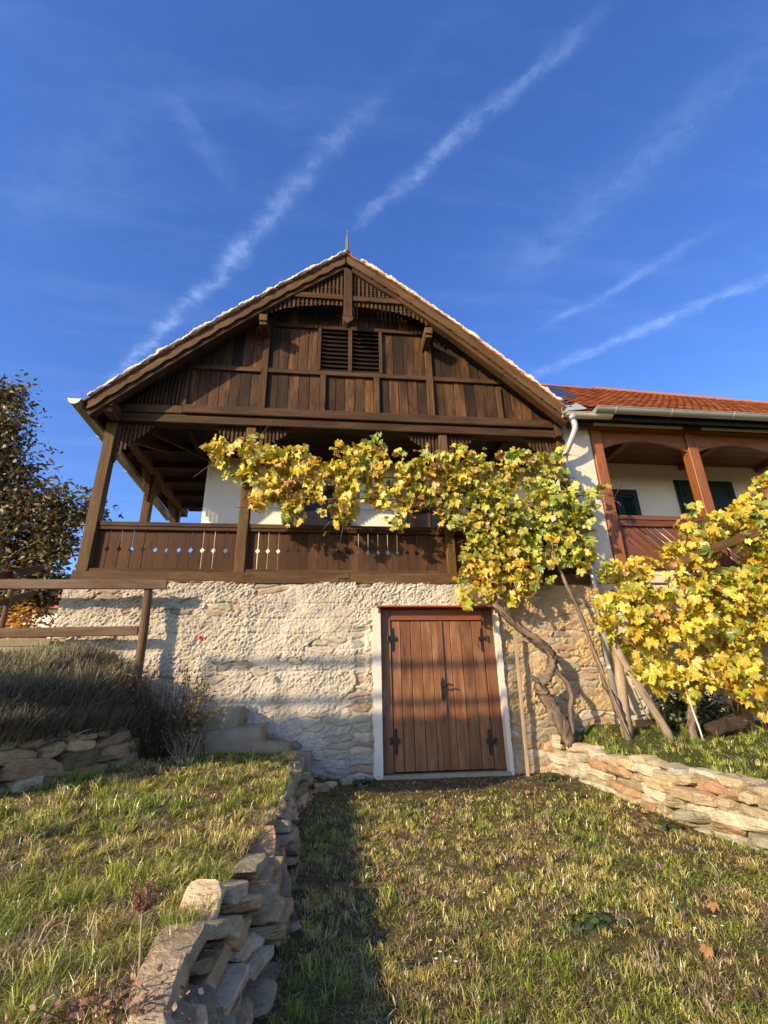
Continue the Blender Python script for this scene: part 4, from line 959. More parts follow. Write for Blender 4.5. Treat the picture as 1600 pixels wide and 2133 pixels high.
def dry_wall(name, path, zbase, ztop, batter, pal, hrange, lrange, mat, core, label, side=1, depth=0.16, tilt=0.12, seed=1, gap=0.97, rough=0.16, sq=5.0):
    """path: base line seen from outside; side=+1 when outside is to the right of the walking direction"""
    random.seed(seed); P = np.asarray(path, float)
    d = np.concatenate([[0], np.cumsum(np.hypot(np.diff(P[:, 0]), np.diff(P[:, 1])))]); L = d[-1]
    at = lambda s: np.array([np.interp(s, d, P[:, 0]), np.interp(s, d, P[:, 1])])
    b = MB(); n = 0
    rel = 0.0; hmax = max(ztop(*at(L*t/40))-zbase(*at(L*t/40)) for t in range(41))
    while rel < hmax+0.02:
        hc = random.uniform(*hrange)*(1.25 if rel < 0.05 else 1.0); s = random.uniform(-0.2, 0.05)
        while s < L:
            l = random.uniform(*lrange)*(0.75+hc/hrange[1]*0.5); mid = min(max(s+l/2, 0.02), L-0.02); p = at(mid)
            zb, zt = zbase(*p), ztop(*p); z0 = zb-0.05+rel
            if z0 < zt-0.03:
                hh = min(hc, zt-z0+0.02)*random.uniform(0.86, 1.06)
                t = at(min(mid+0.08, L))-at(max(mid-0.08, 0)); t /= np.linalg.norm(t); out = np.array([t[1], -t[0]])*side
                slope = (zbase(*at(min(mid+0.2, L)))-zbase(*at(max(mid-0.2, 0))))/(min(mid+0.2, L)-max(mid-0.2, 0))
                bt = batter*(rel+hc/2)/max(hmax, .1)
                c2 = p-out*(bt+depth*0.5+random.uniform(-0.045, 0.045))
                an = random.gauss(0, tilt)+slope
                X = np.array([t[0]*math.cos(an), t[1]*math.cos(an), math.sin(an)]); Y = np.array([-out[0], -out[1], 0.0])
                ya = random.gauss(0, 0.10); Y = Y*math.cos(ya)+np.array([t[0], t[1], 0])*math.sin(ya); Y -= X*np.dot(X, Y); Y /= np.linalg.norm(Y); Z = np.cross(X, Y)
                if Z[2] < 0: Z = -Z
                col = np.array(random.choice(pal))*random.uniform(0.75, 1.2)
                put_stone(b, (c2[0], c2[1], z0+hh/2), X, Y, Z, l*gap/2, depth*random.uniform(.85, 1.2), hh*0.54, col, n+seed*100, rough, sq); n += 1
            s += l*random.uniform(0.94, 1.0)
        rel += hc*0.93
    o = b.build(name, mat, smooth=False); tag(o, label, 'stone wall')
    # rubble heart behind the face
    b = MB(); ns = int(L/0.12); V = []
    for i in range(ns+1):
        s = L*i/ns; p = at(s); t = at(min(s+0.05, L))-at(max(s-0.05, 0)); t /= np.linalg.norm(t); out = np.array([t[1], -t[0]])*side
        zb, zt = zbase(*p)-0.15, ztop(*p)-0.03
        q0 = p-out*core; q1 = p-out*(core+batter); q2 = p-out*(core+batter+0.16)
        V += [(q0[0], q0[1], zb), (q1[0], q1[1], zt), (q2[0], q2[1], zt), (q2[0], q2[1], zb)]
    F = [(4*i+a, 4*i+(a+1) % 4, 4*i+4+(a+1) % 4, 4*i+4+a) for i in range(ns) for a in range(4)]+[(0, 1, 2, 3), (4*ns+3, 4*ns+2, 4*ns+1, 4*ns)]
    b.add(V, F, col=(0.1, 0.08, 0.05)); b.build('wall_heart', M['core_right'] if 'right' in mat.name or 'pale' in mat.name else M['core'], o)
    return o
GREY = [(0.36, 0.30, 0.20), (0.29, 0.26, 0.19), (0.42, 0.35, 0.23), (0.22, 0.19, 0.13), (0.36, 0.27, 0.17), (0.31, 0.31, 0.23), (0.48, 0.42, 0.31)]
WARM = [(0.45, 0.38, 0.25), (0.48, 0.41, 0.29), (0.42, 0.39, 0.28), (0.44, 0.36, 0.23), (0.32, 0.20, 0.115), (0.42, 0.33, 0.20), (0.38, 0.37, 0.28), (0.50, 0.45, 0.34), (0.34, 0.23, 0.13), (0.40, 0.34, 0.22)]
lpath = [(np.interp(y, [-1, 2, 3, 4, 5.5, 7.2], [-.30, -.27, -.26, -.24, -.20, -.19]), y) for y in np.arange(-1.2, 7.31, 0.25)]
lpath = [(x+0.045*math.sin(y*1.9+1)+0.03*math.sin(y*4.3), y) for x, y in lpath]
def mk_ltop(x, y): return float(left_z(left_edge(y), y))-0.035+0.035*(y < 3.5)+0.09*(vnoise(np.array([[y*3.3, 1.0, 0]]), 4)[0]-0.5)
dry_wall('left_retaining_wall', lpath, lambda x, y: float(path_z(x, y)), mk_ltop, 0.15, GREY, (0.03, 0.080), (0.11, 0.36), M['stones'], 0.07,
         'low grey dry stone wall running from the foreground to the cellar steps', side=1, depth=0.09, tilt=0.24, seed=3, rough=0.20, sq=9)
lav_path = [tuple(p) for p in LAV[1:7]]+[(-6.5, 3.9)]
dry_wall('terrace_wall', lav_path, lambda x, y: float(left_z(x, y))-0.02, lambda x, y: float(left_z(x, y))+0.50-0.12*max(0, y-6.2), 0.10, GREY, (0.07, 0.16), (0.18, 0.48), M['stones'], 0.10,
         'shaded dry stone wall under the lavender bush', side=-1, depth=0.14, tilt=0.13, seed=5, rough=0.18, sq=9)
rpath = [tuple(p) for p in WALLR]
dry_wall('right_retaining_wall', smooth_path(rpath, 4), lambda x, y: float(path_z(x, y)), lambda x, y: (-0.56 if y > 6.9 else -0.57-0.04*(6.9-y))+0.035+0.04*(vnoise(np.array([[y*2.1, 5.0, 0]]), 4)[0]-0.5),
         0.07, WARM, (0.05, 0.17), (0.12, 0.60), M['stones_right'], 0.045, 'sunlit pale yellow stone wall holding up the right lawn', side=1, depth=0.12, tilt=0.06, seed=8, gap=0.99, rough=0.15, sq=9)
# loose stones at the end of the left wall
random.seed(31)
for k, (x, y, s) in enumerate(((-0.02, 6.75, .10), (0.10, 6.95, .08), (0.3, 7.15, .09))):
    b = MB(); put_stone(b, (x, y, float(path_z(x, y))+s*0.3), np.array([.9, .44, 0]), np.array([-.44, .9, 0]), np.array([0, 0, 1.0]), s, s*.8, s*.5, random.choice(GREY), 60+k)
    tag(b.build('fallen_stone', M['stones']), ['grey stone fallen at the foot of the left wall end', 'middle grey stone lying before the cellar wall', 'grey stone lying nearest the cellar door'][k], 'stone', 'loose stones by the steps')

# ------------------------------------------------------------------ steps
def step_block(b, x0, x1, y0, y1, z0, z1):
    b.box(x0, x1, y0, y1, z0, z1)
st = thing('cellar_steps', (-1.0, 7.0, -0.6), 'worn concrete steps going down along the cellar wall to the door', 'steps')
for x0, x1, z, y0 in ((-1.95, -1.10, 0.00, 6.98), (-1.45, -0.74, -0.20, 6.90), (-0.9, -0.43, -0.38, 6.86), (-0.34, -0.15, -0.53, 6.86)):
    b = MB(); random.seed(int(z*100)+500); put_stone(b, ((x0+x1)/2, (y0+7.5)/2, (z-0.98)/2), np.array([1., 0, 0]), np.array([0, 1., 0]), np.array([0, 0, 1.]), (x1-x0)/2, (7.5-y0)/2, (z+0.98)/2, (.4, .33, .24), 300+int(z*50), 0.05, 14.0); b.build('step', M['concrete'], st)
st = thing('garden_steps', (-4.5, 7.3, 0.5), 'stone steps behind the wooden handrail left of the house corner', 'steps')
for k, (y0, z) in enumerate(((7.02, 0.69), (7.30, 0.84), (7.54, 0.98))):
    b = MB(); b.box(-6.5, -3.80 if k else -3.4, y0, y0+0.28 if k < 2 else 9.5, 0.0, z); b.build('step', M['concrete'], st, bevel=0.015)

# ------------------------------------------------------------------ wooden rail fences
fn = thing('handrail_fence', (-2.50, 7.22, 0.5), 'weathered wooden handrail with one round post above the lavender', 'fence')
b = MB(); b.tube([(-2.47, 7.22, 0.30), (-2.475, 7.22, 1.0), (-2.50, 7.22, 1.70)], [0.060, 0.058, 0.056], 14); b.build('post', M['rail'], fn, bevel=0.006)
b = MB(); b.frame(np.array([-4.46, 7.165, 1.652]), np.array([1, 0, 0.003]), np.array([0, 1.0, 0]), np.array([0, 0, 1.0]), 2.22, 0.022, 0.066); b.build('rail', M['rail'], fn, bevel=0.006)
b = MB(); b.frame(np.array([-4.77, 7.23, 1.005]), np.array([1, 0, 0.012]), np.array([0, 1.0, 0]), np.array([0, 0, 1.0]), 2.22, 0.022, 0.062); b.build('rail', M['rail'], fn, bevel=0.006)
b = MB(); b.tube([(-6.8, 7.24, 0.3), (-6.8, 7.24, 1.70)], 0.058, 12); b.build('post', M['rail'], fn)
fn = thing('stair_rail', (-5.1, 8.5, 1.0), 'dark wooden stair railing climbing away at the left edge', 'fence')
b = MB(); b.tube([(-5.05, 8.5, 0.9), (-5.05, 8.5, 2.16)], 0.042, 10); b.build('post', M['rail'], fn)
b = MB(); b.bar((-5.12, 7.2, 1.62), (-5.10, 9.25, 2.42), 0.035, 0.12); b.build('rail', M['timber'], fn, bevel=0.005)
b = MB(); b.bar((-5.00, 7.2, 1.20), (-5.10, 9.2, 1.96), 0.035, 0.11); b.build('rail', M['timber'], fn, bevel=0.005)
fn = thing('shade_frame', (-5.2, 2.6, -1.0), 'unseen rails and boards added left of the view to shade the cellar door', 'shadow caster')  # added out of view, sized to cast bands and shade on the door wall
for z in (3.80, 3.28):
    b = MB(); b.box(-7.6, -3.12, 2.58, 2.62, z-0.05, z+0.05); b.build('rail', M['rail'], fn)
b = MB()
for k in range(25): b.box(-6.66+k*0.142, -6.66+k*0.142+0.139, 2.59, 2.615, 1.75+0.03*math.sin(k*2.3), 3.10+0.03*math.sin(k*1.7), 'z')
b.build('shade_boards', M['rail'], fn)
for x in (-3.15, -7.55):
    b = MB(); b.tube([(x, 2.65, -1.2), (x, 2.65, 3.9)], 0.03, 10); b.build('post', M['rail'], fn)

# ------------------------------------------------------------------ leaves
def rot_from(n, t):
    """rows of rotation matrices with local z = n, local y ~ t"""
    n = n/np.linalg.norm(n, axis=1)[:, None]; y = t-n*(n*t).sum(1)[:, None]; y /= np.linalg.norm(y, axis=1)[:, None]+1e-9
    x = np.cross(y, n); return x, y, n
def scatter(name, mat, parent, tV, tF, pos, nrm, tip, size, col, bend, colvar=None, curl=0.0, origin=None, extra=None):
    """many copies of one leaf outline as a single mesh part"""
    N = len(pos); T = np.asarray(tV, float); m = len(T)
    x, y, n = rot_from(nrm, tip)
    L = np.tile(T[None], (N, 1, 1)); r2 = (T[:, 0]**2+T[:, 1]**2)
    L[:, :, 2] += -bend[:, None]*r2[None]+curl*(rng.random((N, m))-0.5)
    fold = rng.uniform(-0.1, 0.55, N)[:, None]; L[:, :, 2] += fold*np.abs(T[:, 0])[None]
    L *= size[:, None, None]
    V = pos[:, None]+L[:, :, :1]*x[:, None]+L[:, :, 1:2]*y[:, None]+L[:, :, 2:]*n[:, None]
    sizes = np.array([len(f) for f in tF]); fl = np.concatenate([np.array(f) for f in tF])
    loops = (fl[None]+(np.arange(N)*m)[:, None]).ravel()
    C = np.repeat(col[:, None], m, 1)
    if colvar is not None: C = colvar(C, T, N)
    lc = np.tile(T[None]*0.15, (N, 1, 1))+rng.random((N, 1, 3))*20
    VV, LL, SS, CC, LC = V.reshape(-1, 3), loops, np.tile(sizes, N), C.reshape(-1, 3), lc.reshape(-1, 3)
    return raw_mesh(name, VV, LL, SS, mat, parent, col=np.clip(CC, 0, 1), lc=LC, origin=origin)
def grape_leaf():
    out = []
    base = [(0, -0.10), (.10, -.30), (.30, -.36), (.36, -.20), (.52, -.10), (.46, .02), (.60, .14), (.50, .22), (.62, .42), (.44, .40), (.40, .52), (.30, .42), (.20, .50), (.20, .64), (.11, .66), (0, .86)]
    V = [(0, 0, 0)]+[(x, y, 0) for x, y in base]+[(-x, y, 0) for x, y in base[-2:0:-1]]
    V = np.array(V); V[:, 1] = -V[:, 1]*1.0; n = len(V)-1          # tip hangs to -y
    F = [(0, 1+i, 1+(i+1) % n) for i in range(n)]
    return V, F
GL_V, GL_F = grape_leaf()
YEL = np.array([(.66, .47, .035), (.60, .45, .03), (.70, .54, .06), (.58, .38, .02), (.54, .49, .045), (.64, .56, .08)])
GRN = np.array([(.32, .36, .035), (.25, .31, .03), (.38, .41, .05), (.45, .44, .05), (.20, .26, .025)])
BRN = np.array([(.48, .24, .03), (.40, .19, .03), (.54, .31, .06), (.32, .13, .025)])
def vine_cols(N, pg, pb):
    k = rng.random(N); c = YEL[rng.integers(0, len(YEL), N)].copy()
    g = k < pg; c[g] = GRN[rng.integers(0, len(GRN), g.sum())]
    bq = (k >= pg) & (k < pg+pb); c[bq] = BRN[rng.integers(0, len(BRN), bq.sum())]
    return c*rng.uniform(0.75, 1.2, N)[:, None]
def vine_edge(C, T, N):
    r = np.clip(np.hypot(T[:, 0], T[:, 1]+0.2)/0.8, 0, 1)**2
    br = (rng.random(N) < 0.28)[:, None]*r[None]*rng.random((N, 1))*1.0
    br *= rng.random((N, len(T))) ** 0.5
    green = ((1-r)**2)[None]*(rng.random(N) < 0.5)[:, None]*0.4
    C = C*(1-br[:, :, None])+np.array([.42, .20, .06])*br[:, :, None]
    return C*(1-green[:, :, None])+C*np.array([.72, 1.0, .6])*green[:, :, None]
def blob_points(blobs, dens, ydep, y0):
    P = []; W_ = []
    for (x, z, rx, rz) in blobs:
        n = max(3, int(dens*rx*rz*math.pi))
        a = rng.uniform(0, 2*math.pi, n); r = np.sqrt(rng.uniform(0, 1, n))*1.02
        dy = ydep*np.sqrt(np.clip(1-r*r, 0.05, 1))
        P.append(np.column_stack([x+rx*r*np.cos(a), y0+rng.uniform(-1, 1, n)*dy, z+rz*r*np.sin(a)]))
    return np.concatenate(P)
def grapevine_leaves(parent, blobs, dens, ydep, y0, size, pgf, pb, name='foliage'):
    P = blob_points(blobs, dens, ydep, y0); N = len(P)
    lump = vnoise(P*np.array([3.2, 3.2, 3.2]), 12)
    keep = rng.random(N) < np.clip(0.10+2.1*(lump-0.20), 0, 1); P = P[keep]; N = len(P)
    nr = np.column_stack([rng.normal(-0.25, .6, N), rng.normal(-0.75, .5, N), rng.normal(0.35, .55, N)])
    tp = np.column_stack([rng.normal(0, .45, N), rng.normal(-.15, .35, N), rng.normal(-0.9, .35, N)])
    pg = pgf(P); c = np.zeros((N, 3)); u = rng.random(N)
    c = vine_cols(N, 0, pb); g = u < pg; c[g] = (GRN[rng.integers(0, len(GRN), g.sum())])*rng.uniform(.75, 1.25, g.sum())[:, None]
    s = rng.uniform(size[0], size[1], N)
    # leaf blade starts at the stalk: shift so the cluster stays centred
    return scatter(name, M['vineleaf'], parent, GL_V, GL_F, P+np.array([0, 0, 0.04]), nr, -tp, s, c, rng.uniform(-.1, .7, N), vine_edge, curl=0.36), P
LV = [(-1.74, 3.74, 0.2, 0.24), (-1.4, 3.59, 0.31, 0.36), (-0.94, 3.4, 0.41, 0.46), (-1.08, 3.86, 0.21, 0.24), (-0.5, 3.33, 0.46, 0.53), (0.02, 3.47, 0.44, 0.5), (0.11, 2.86, 0.33, 0.37), (0.56, 3.36, 0.5, 0.56), (0.72, 3.84, 0.25, 0.29), (1.1, 3.29, 0.53, 0.59), (1.08, 2.76, 0.24, 0.26), (1.65, 3.4, 0.49, 0.55), (2.06, 3.63, 0.37, 0.4), (2.09, 2.99, 0.44, 0.47), (2.61, 3.43, 0.45, 0.49), (2.62, 2.75, 0.54, 0.57), (3.19, 3.44, 0.5, 0.54), (3.16, 2.6, 0.6, 0.63), (3.63, 3.59, 0.3, 0.32), (3.72, 2.82, 0.48, 0.5), (3.82, 2.21, 0.36, 0.36), (2.33, 2.11, 0.32, 0.33), (2.21, 1.66, 0.3, 0.3), (2.68, 1.89, 0.37, 0.37), (2.87, 1.56, 0.23, 0.22), (2.03, 1.41, 0.13, 0.13), (3.15, 1.97, 0.35, 0.35), (4.04, 3.04, 0.34, 0.35), (4.05, 2.62, 0.25, 0.25), (-0.54, 2.72, 0.18, 0.2), (-1.06, 2.95, 0.18, 0.2), (0.0, 2.58, 0.16, 0.17), (3.89, 3.92, 0.1, 0.11), (4.48, 3.18, 0.12, 0.12), (4.69, 3.14, 0.07, 0.07)]
RV = [(4.23, 1.57, 0.34, 0.33), (4.19, 1.02, 0.4, 0.38), (4.87, 1.72, 0.42, 0.41), (4.94, 1.08, 0.6, 0.56), (4.45, 0.56, 0.47, 0.43), (5.48, 1.72, 0.51, 0.49), (5.52, 1.01, 0.68, 0.64), (5.04, 0.36, 0.47, 0.42), (6.08, 1.36, 0.63, 0.59), (6.02, 0.67, 0.61, 0.55), (5.58, 0.22, 0.36, 0.32), (6.05, 0.09, 0.33, 0.29), (4.59, 0.24, 0.21, 0.19), (4.03, 1.29, 0.16, 0.15), (5.83, 2.41, 0.33, 0.32), (6.38, 2.34, 0.46, 0.45), (6.9, 2.67, 0.47, 0.47), (5.64, 2.61, 0.2, 0.2), (5.23, 2.09, 0.16, 0.15), (7.14, 3.27, 0.18, 0.18), (6.67, 1.73, 0.57, 0.54), (5.97, -0.16, 0.16, 0.13), (7.06, 1.01, 0.88, 0.8), (7.56, 2.36, 0.86, 0.84), (8.17, 1.37, 1.01, 0.93)]

def gnarl(pts, r0, r1, k=7, amp=0.02, seed=0):
    P = smooth_path(pts, k); t = np.linspace(0, 1, len(P))
    P = P+amp*(np.column_stack([vnoise(np.column_stack([t*14, t*0+q, t*0+seed]), 3+q) for q in range(3)])-0.5)*2
    r = (r0*(1-t)+r1*t)*(0.85+0.4*vnoise(np.column_stack([t*17, t*0, t*0+seed]), 9)); return P, r
vine = thing('grapevine', (3.25, 7.1, -0.45), 'old grapevine with yellow green leaves trained across the front of the balcony', 'grapevine')
random.seed(5)
b = MB()
for off, r0 in ((0, .075), (0.035, .05), (-0.03, .05)):   # three strands twisted together
    P, r = gnarl([(3.30+off, 7.08, -0.50), (3.18+off, 7.06, -0.18), (3.04+off*.5, 7.08, 0.12), (2.98, 7.10+off, 0.24), (3.10, 7.08, 0.34), (3.21, 7.08+off, 0.50), (3.20, 7.10, 0.70), (3.02, 7.10+off, 0.88), (2.80, 7.12, 1.06), (2.58, 7.12+off, 1.26), (2.46, 7.14, 1.50), (2.5, 7.16, 2.2), (2.4, 7.18, 3.0)], r0, .030, 7, .022, off*90)
    b.tube(P, r, 9, wob=0.55, twist=5)
P, r = gnarl([(3.38, 7.06, -0.40), (3.36, 7.02, -0.12), (3.41, 7.02, 0.12), (3.34, 7.04, 0.32), (3.22, 7.06, 0.46)], .028, .032, 7, .012, 4); b.tube(P, r, 8, wob=.3)
P, r = gnarl([(2.98, 7.05, 0.27), (2.90, 7.03, 0.32), (2.86, 7.02, 0.36)], .03, .018, 4, .01, 2); b.tube(P, r, 7, wob=.4)
b.build('trunk', M['bark'], vine, smooth=True)
b = MB()
for pts in ([(2.4, 7.18, 3.0), (1.6, 7.15, 3.35), (0.6, 7.12, 3.4), (-0.5, 7.12, 3.35), (-1.3, 7.12, 3.6), (-1.8, 7.12, 3.8)], [(2.45, 7.16, 2.3), (1.7, 7.12, 2.9), (0.6, 7.1, 3.0), (-0.6, 7.1, 3.0)], [(2.45, 7.16, 2.6), (3.2, 7.1, 3.0), (3.9, 7.1, 3.1), (4.5, 7.08, 3.2), (4.72, 7.06, 3.15)],
            [(2.5, 7.14, 1.8), (3.0, 7.1, 2.1), (3.8, 7.1, 2.3)], [(3.6, 7.1, 3.1), (3.8, 7.1, 3.6), (3.9, 7.1, 3.95)], [(0.5, 7.1, 3.3), (0.72, 7.05, 3.9)], [(-1.0, 7.1, 3.5), (-1.08, 7.06, 3.95)]):
    P, r = gnarl(pts, .016, .006, 8, .04, 3); b.tube(P, r, 6, wob=.2)
for k in range(160):                                       # young canes and leaf stalks
    x, z, rx, rz = LV[rng.integers(0, len(LV))]; p = np.array([x+rng.uniform(-rx, rx)*.8, 7.13+rng.uniform(-.12, .1), z+rng.uniform(-rz, rz)*.8]); q = p+np.array([rng.normal(0, .18), rng.normal(-.05, .08), rng.normal(-.02, .18)])
    b.tube([p, (p+q)/2+rng.normal(0, .02, 3), q], [.005, .004, .002], 5)
b.build('canes', M['bark'], vine, smooth=True)
b = MB()
for z in (2.95, 3.45): b.tube([(-1.45, 7.42, z), (4.1, 7.42, z+0.02)], 0.004, 5)
build_each(b, 'training_wire', M['iron'], vine)
grapevine_leaves(vine, LV, 265, 0.27, 7.12, (0.068, 0.158), lambda P: np.clip(0.20+0.12*(P[:, 0]-0.3)*(P[:, 2] > 2.0)+0.22*(P[:, 0] > 2.9)-0.12*(P[:, 2] < 2.0), 0.10, 0.70), 0.09)
# second vine: one thin stem beside the downpipe
v2 = thing('thin_vine', (3.94, 6.7, -0.47), 'thin leaning vine stem tied to a pale rod beside the downpipe', 'grapevine')
b = MB(); P, r = gnarl([(3.94, 6.70, -0.52), (3.90, 6.72, -0.2), (3.87, 6.78, 0.10), (3.80, 6.82, 0.22), (3.81, 6.88, 0.48), (3.76, 6.94, 0.85), (3.70, 7.0, 1.28), (3.62, 7.05, 1.6), (3.55, 7.1, 1.9), (3.5, 7.12, 2.4)], .040, .018, 7, .012, 7); b.tube(P, r, 8, wob=.35, twist=4); b.build('stem', M['bark'], v2, smooth=True)
b = MB(); b.tube([(3.98, 6.69, -0.50), (3.66, 6.71, 0.72)], 0.009, 6); b.build('rod', M['stake'], v2)
# right hand vine on its trellis
v3 = thing('grapevine', (4.9, 6.7, -0.48), 'bright yellow grapevine on a short trunk in front of the white wing', 'grapevine')
b = MB()
for off, r0 in ((0, .050), (.03, .034)):
    P, r = gnarl([(4.88+off, 6.70, -0.56), (4.87, 6.70+off, -0.28), (4.95+off, 6.69, -0.08), (5.10, 6.70+off, 0.08), (5.13+off, 6.70, 0.26), (5.12, 6.72, 0.5), (5.2, 6.72, 1.0), (5.3, 6.72, 1.6)], r0, .028, 7, .014, 3+off*50); b.tube(P, r, 9, wob=.35, twist=4)
b.build('trunk', M['bark'], v3, smooth=True)
b = MB()
for pts in ([(5.2, 6.72, 0.9), (4.6, 6.7, 1.1), (4.1, 6.7, 1.25)], [(5.25, 6.72, 1.3), (6, 6.7, 1.5), (7.2, 6.7, 2.2)], [(5.2, 6.72, 0.6), (5.9, 6.68, 0.6), (7, 6.68, 1.0)], [(5.3, 6.7, 1.5), (5.6, 6.62, 2.1), (5.8, 6.6, 2.5)], [(6.6, 6.7, 2.0), (7.0, 6.6, 2.7), (7.15, 6.6, 3.4)]):
    P, r = gnarl(pts, .014, .006, 8, .04, 5); b.tube(P, r, 6, wob=.2)
for k in range(150):
    x, z, rx, rz = RV[rng.integers(0, len(RV))]; p = np.array([x+rng.uniform(-rx, rx)*.8, 6.7+rng.uniform(-.2, .1), z+rng.uniform(-rz, rz)*.8]); q = p+np.array([rng.normal(0, .15), rng.normal(-.05, .08), rng.normal(-.06, .15)])
    b.tube([p, (p+q)/2+rng.normal(0, .02, 3), q], [.005, .004, .002], 5)
b.build('canes', M['bark'], v3, smooth=True)
b = MB()
for z in (0.55, 1.15, 1.75): b.tube([(4.03, 6.78, z), (9.5, 6.78, z)], 0.004, 5)
build_each(b, 'training_wire', M['zinc'], v3)
grapevine_leaves(v3, RV, 200, 0.36, 6.66, (0.085, 0.185), lambda P: np.clip(0.08+0.14*(P[:, 2] > 1.35)+0.18*(P[:, 2] > 2.0), 0.05, 0.6), 0.035)

# stakes, props and posts
def pole(name, p, q, r, mat, label, cat, sq=False, group=None):
    b = MB()
    if sq: b.bar(p, q, r*2, r*2, (0, 1, 0))
    else:
        P, rr = gnarl([p, (np.array(p)+np.array(q))/2, q], r*1.05, r*0.92, 5, 0.006, p[0]); b.tube(P, rr, 10, wob=.12)
    return tag(b.build(name, mat, None, bevel=0.003 if sq else 0, smooth=not sq), label, cat, group)
pole('wooden_stake', (2.75, 7.28, -0.95), (2.80, 7.30, 0.99), 0.020, M['stake'], 'pale square stake standing right of the cellar door', 'stake', True)
pole('trellis_post', (3.99, 6.80, -0.50), (4.09, 6.80, 1.10), 0.062, M['stake'], 'upright round trellis post beside the downpipe', 'post')
pole('wooden_prop', (4.47, 6.58, -0.50), (3.97, 6.64, 0.66), 0.048, M['stake'], 'round pole leaning against the trellis post', 'post')
pole('white_rod', (4.93, 6.62, -0.50), (4.80, 6.64, 0.45), 0.012, M['whitecool'], 'thin white rod beside the yellow vine trunk', 'stake')
pole('timber_brace', (4.90, 6.52, 1.80), (6.75, 6.50, 2.46), 0.062, M['post'], 'sloping square timber among the leaves of the yellow vine', 'beam', True)
b = MB(); b.box(6.08, 6.26, 7.22, 7.36, -0.4, 1.85, 'z'); tag(b.build('veranda_support', M['orange'], None, bevel=0.008), 'orange brown wooden post under the veranda behind the yellow vine', 'post')
random.seed(12); b = MB(); put_stone(b, (5.36, 6.75, -0.36), np.array([.93, .1, .3]), np.array([-.1, .99, 0]), np.array([-.3, 0, .95]), .34, .13, .10, (.045, .034, .026), 5, 0.30)
tag(b.build('old_log', M['stones'], None), 'dark weathered log lying in the grass by the yellow vine trunk', 'log')
for k, (x, y, s, lab) in enumerate(((4.55, 7.30, .16, 'flat brown stone against the foot of the white wall'), (4.85, 7.28, .13, 'grey stone beside the flat stone at the white wall'))):
    b = MB(); put_stone(b, (x, y, float(right_z(np.array([x]), np.array([y]))[0])+.03), np.array([1., 0, 0]), np.array([0, 1., 0]), np.array([0, 0, 1.]), s, .09, .06, (.30, .22, .15), 70+k); tag(b.build('edging_stone', M['stones'], None), lab, 'stone')

# ------------------------------------------------------------------ grass
def grass(name, P, H, Wd, lean, col, label, mat=None):
    """tapered bent blades, two segments each"""
    N = len(P); a = rng.uniform(0, 2*math.pi, N); side = np.column_stack([np.cos(a), np.sin(a), a*0])
    ld = rng.uniform(0, 2*math.pi, N); ln = lean*rng.uniform(.15, 1.6, N)
    D = np.column_stack([np.cos(ld)*ln, np.sin(ld)*ln, a*0])
    h = np.column_stack([a*0, a*0, H]); w2 = (Wd/2)[:, None]*side
    m1 = P+h*0.5+D*H[:, None]*0.32; m2 = P+h*(1-0.35*np.clip(ln, 0, 1.2)[:, None])*0.92+D*H[:, None]*1.0
    V = np.stack([P-w2, P+w2, m1-w2*0.85, m1+w2*0.85, m2], 1).reshape(-1, 3)
    base = (np.arange(N)*5)[:, None]
    loops = np.concatenate([base+np.array([0, 1, 3, 2]), base+np.array([2, 3, 4])], 1).ravel(); sizes = np.tile([4, 3], N)
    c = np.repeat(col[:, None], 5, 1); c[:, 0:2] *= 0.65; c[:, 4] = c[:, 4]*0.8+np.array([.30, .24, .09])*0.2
    lc = V*0.3
    o = raw_mesh(name, V, loops, sizes, mat or M['blade'], None, col=np.clip(c.reshape(-1, 3), 0, 1), lc=lc)
    return tag(o, label, 'grass', kind='stuff')
G_GRN = np.array([(.25, .30, .03), (.33, .37, .04), (.19, .24, .03), (.40, .41, .06), (.14, .18, .025)])
G_YEL = np.array([(.50, .43, .10), (.60, .51, .17), (.42, .35, .08), (.55, .46, .14)])
G_DRY = np.array([(.30, .19, .10), (.40, .28, .16), (.20, .11, .065), (.48, .36, .24)])
def sample(fx, n, dens):
    """rejection sampling with density falling off with distance from the viewer"""
    P = fx(n); return P
def grass_cols(P, seed, gbias, dry):
    q = np.column_stack([P[:, 0]*2.3, P[:, 1]*2.3, P[:, 0]*0]); a = fbm(q, 4, seed, 0.62); b_ = fbm(q*2.7, 3, seed+9)
    u = rng.random(len(P)); pg = np.clip((a-0.5)*4.2+gbias, .05, .92); pd = np.clip((b_-0.5)*3.5+dry, .02, .8)
    c = G_YEL[rng.integers(0, len(G_YEL), len(P))].copy()
    g = u < pg; c[g] = G_GRN[rng.integers(0, len(G_GRN), g.sum())]
    d = (u >= pg) & (rng.random(len(P)) < pd); c[d] = G_DRY[rng.integers(0, len(G_DRY), d.sum())]
    return c*rng.uniform(.7, 1.3, len(P))[:, None], pg
def region(n, x0, x1, y0, y1, zf, ok, near=2.2, pw=1.25):
    x = rng.uniform(x0, x1, n); y = rng.uniform(y0, y1, n); d = np.hypot(x, y)
    k = ok(x, y) & (rng.random(n) < np.clip((near/d)**pw, 0.0, 1)) & (np.abs(x-0.12*y) < 1.15*y+1.4)
    x, y = x[k], y[k]; return np.column_stack([x, y, zf(x, y)-0.004])
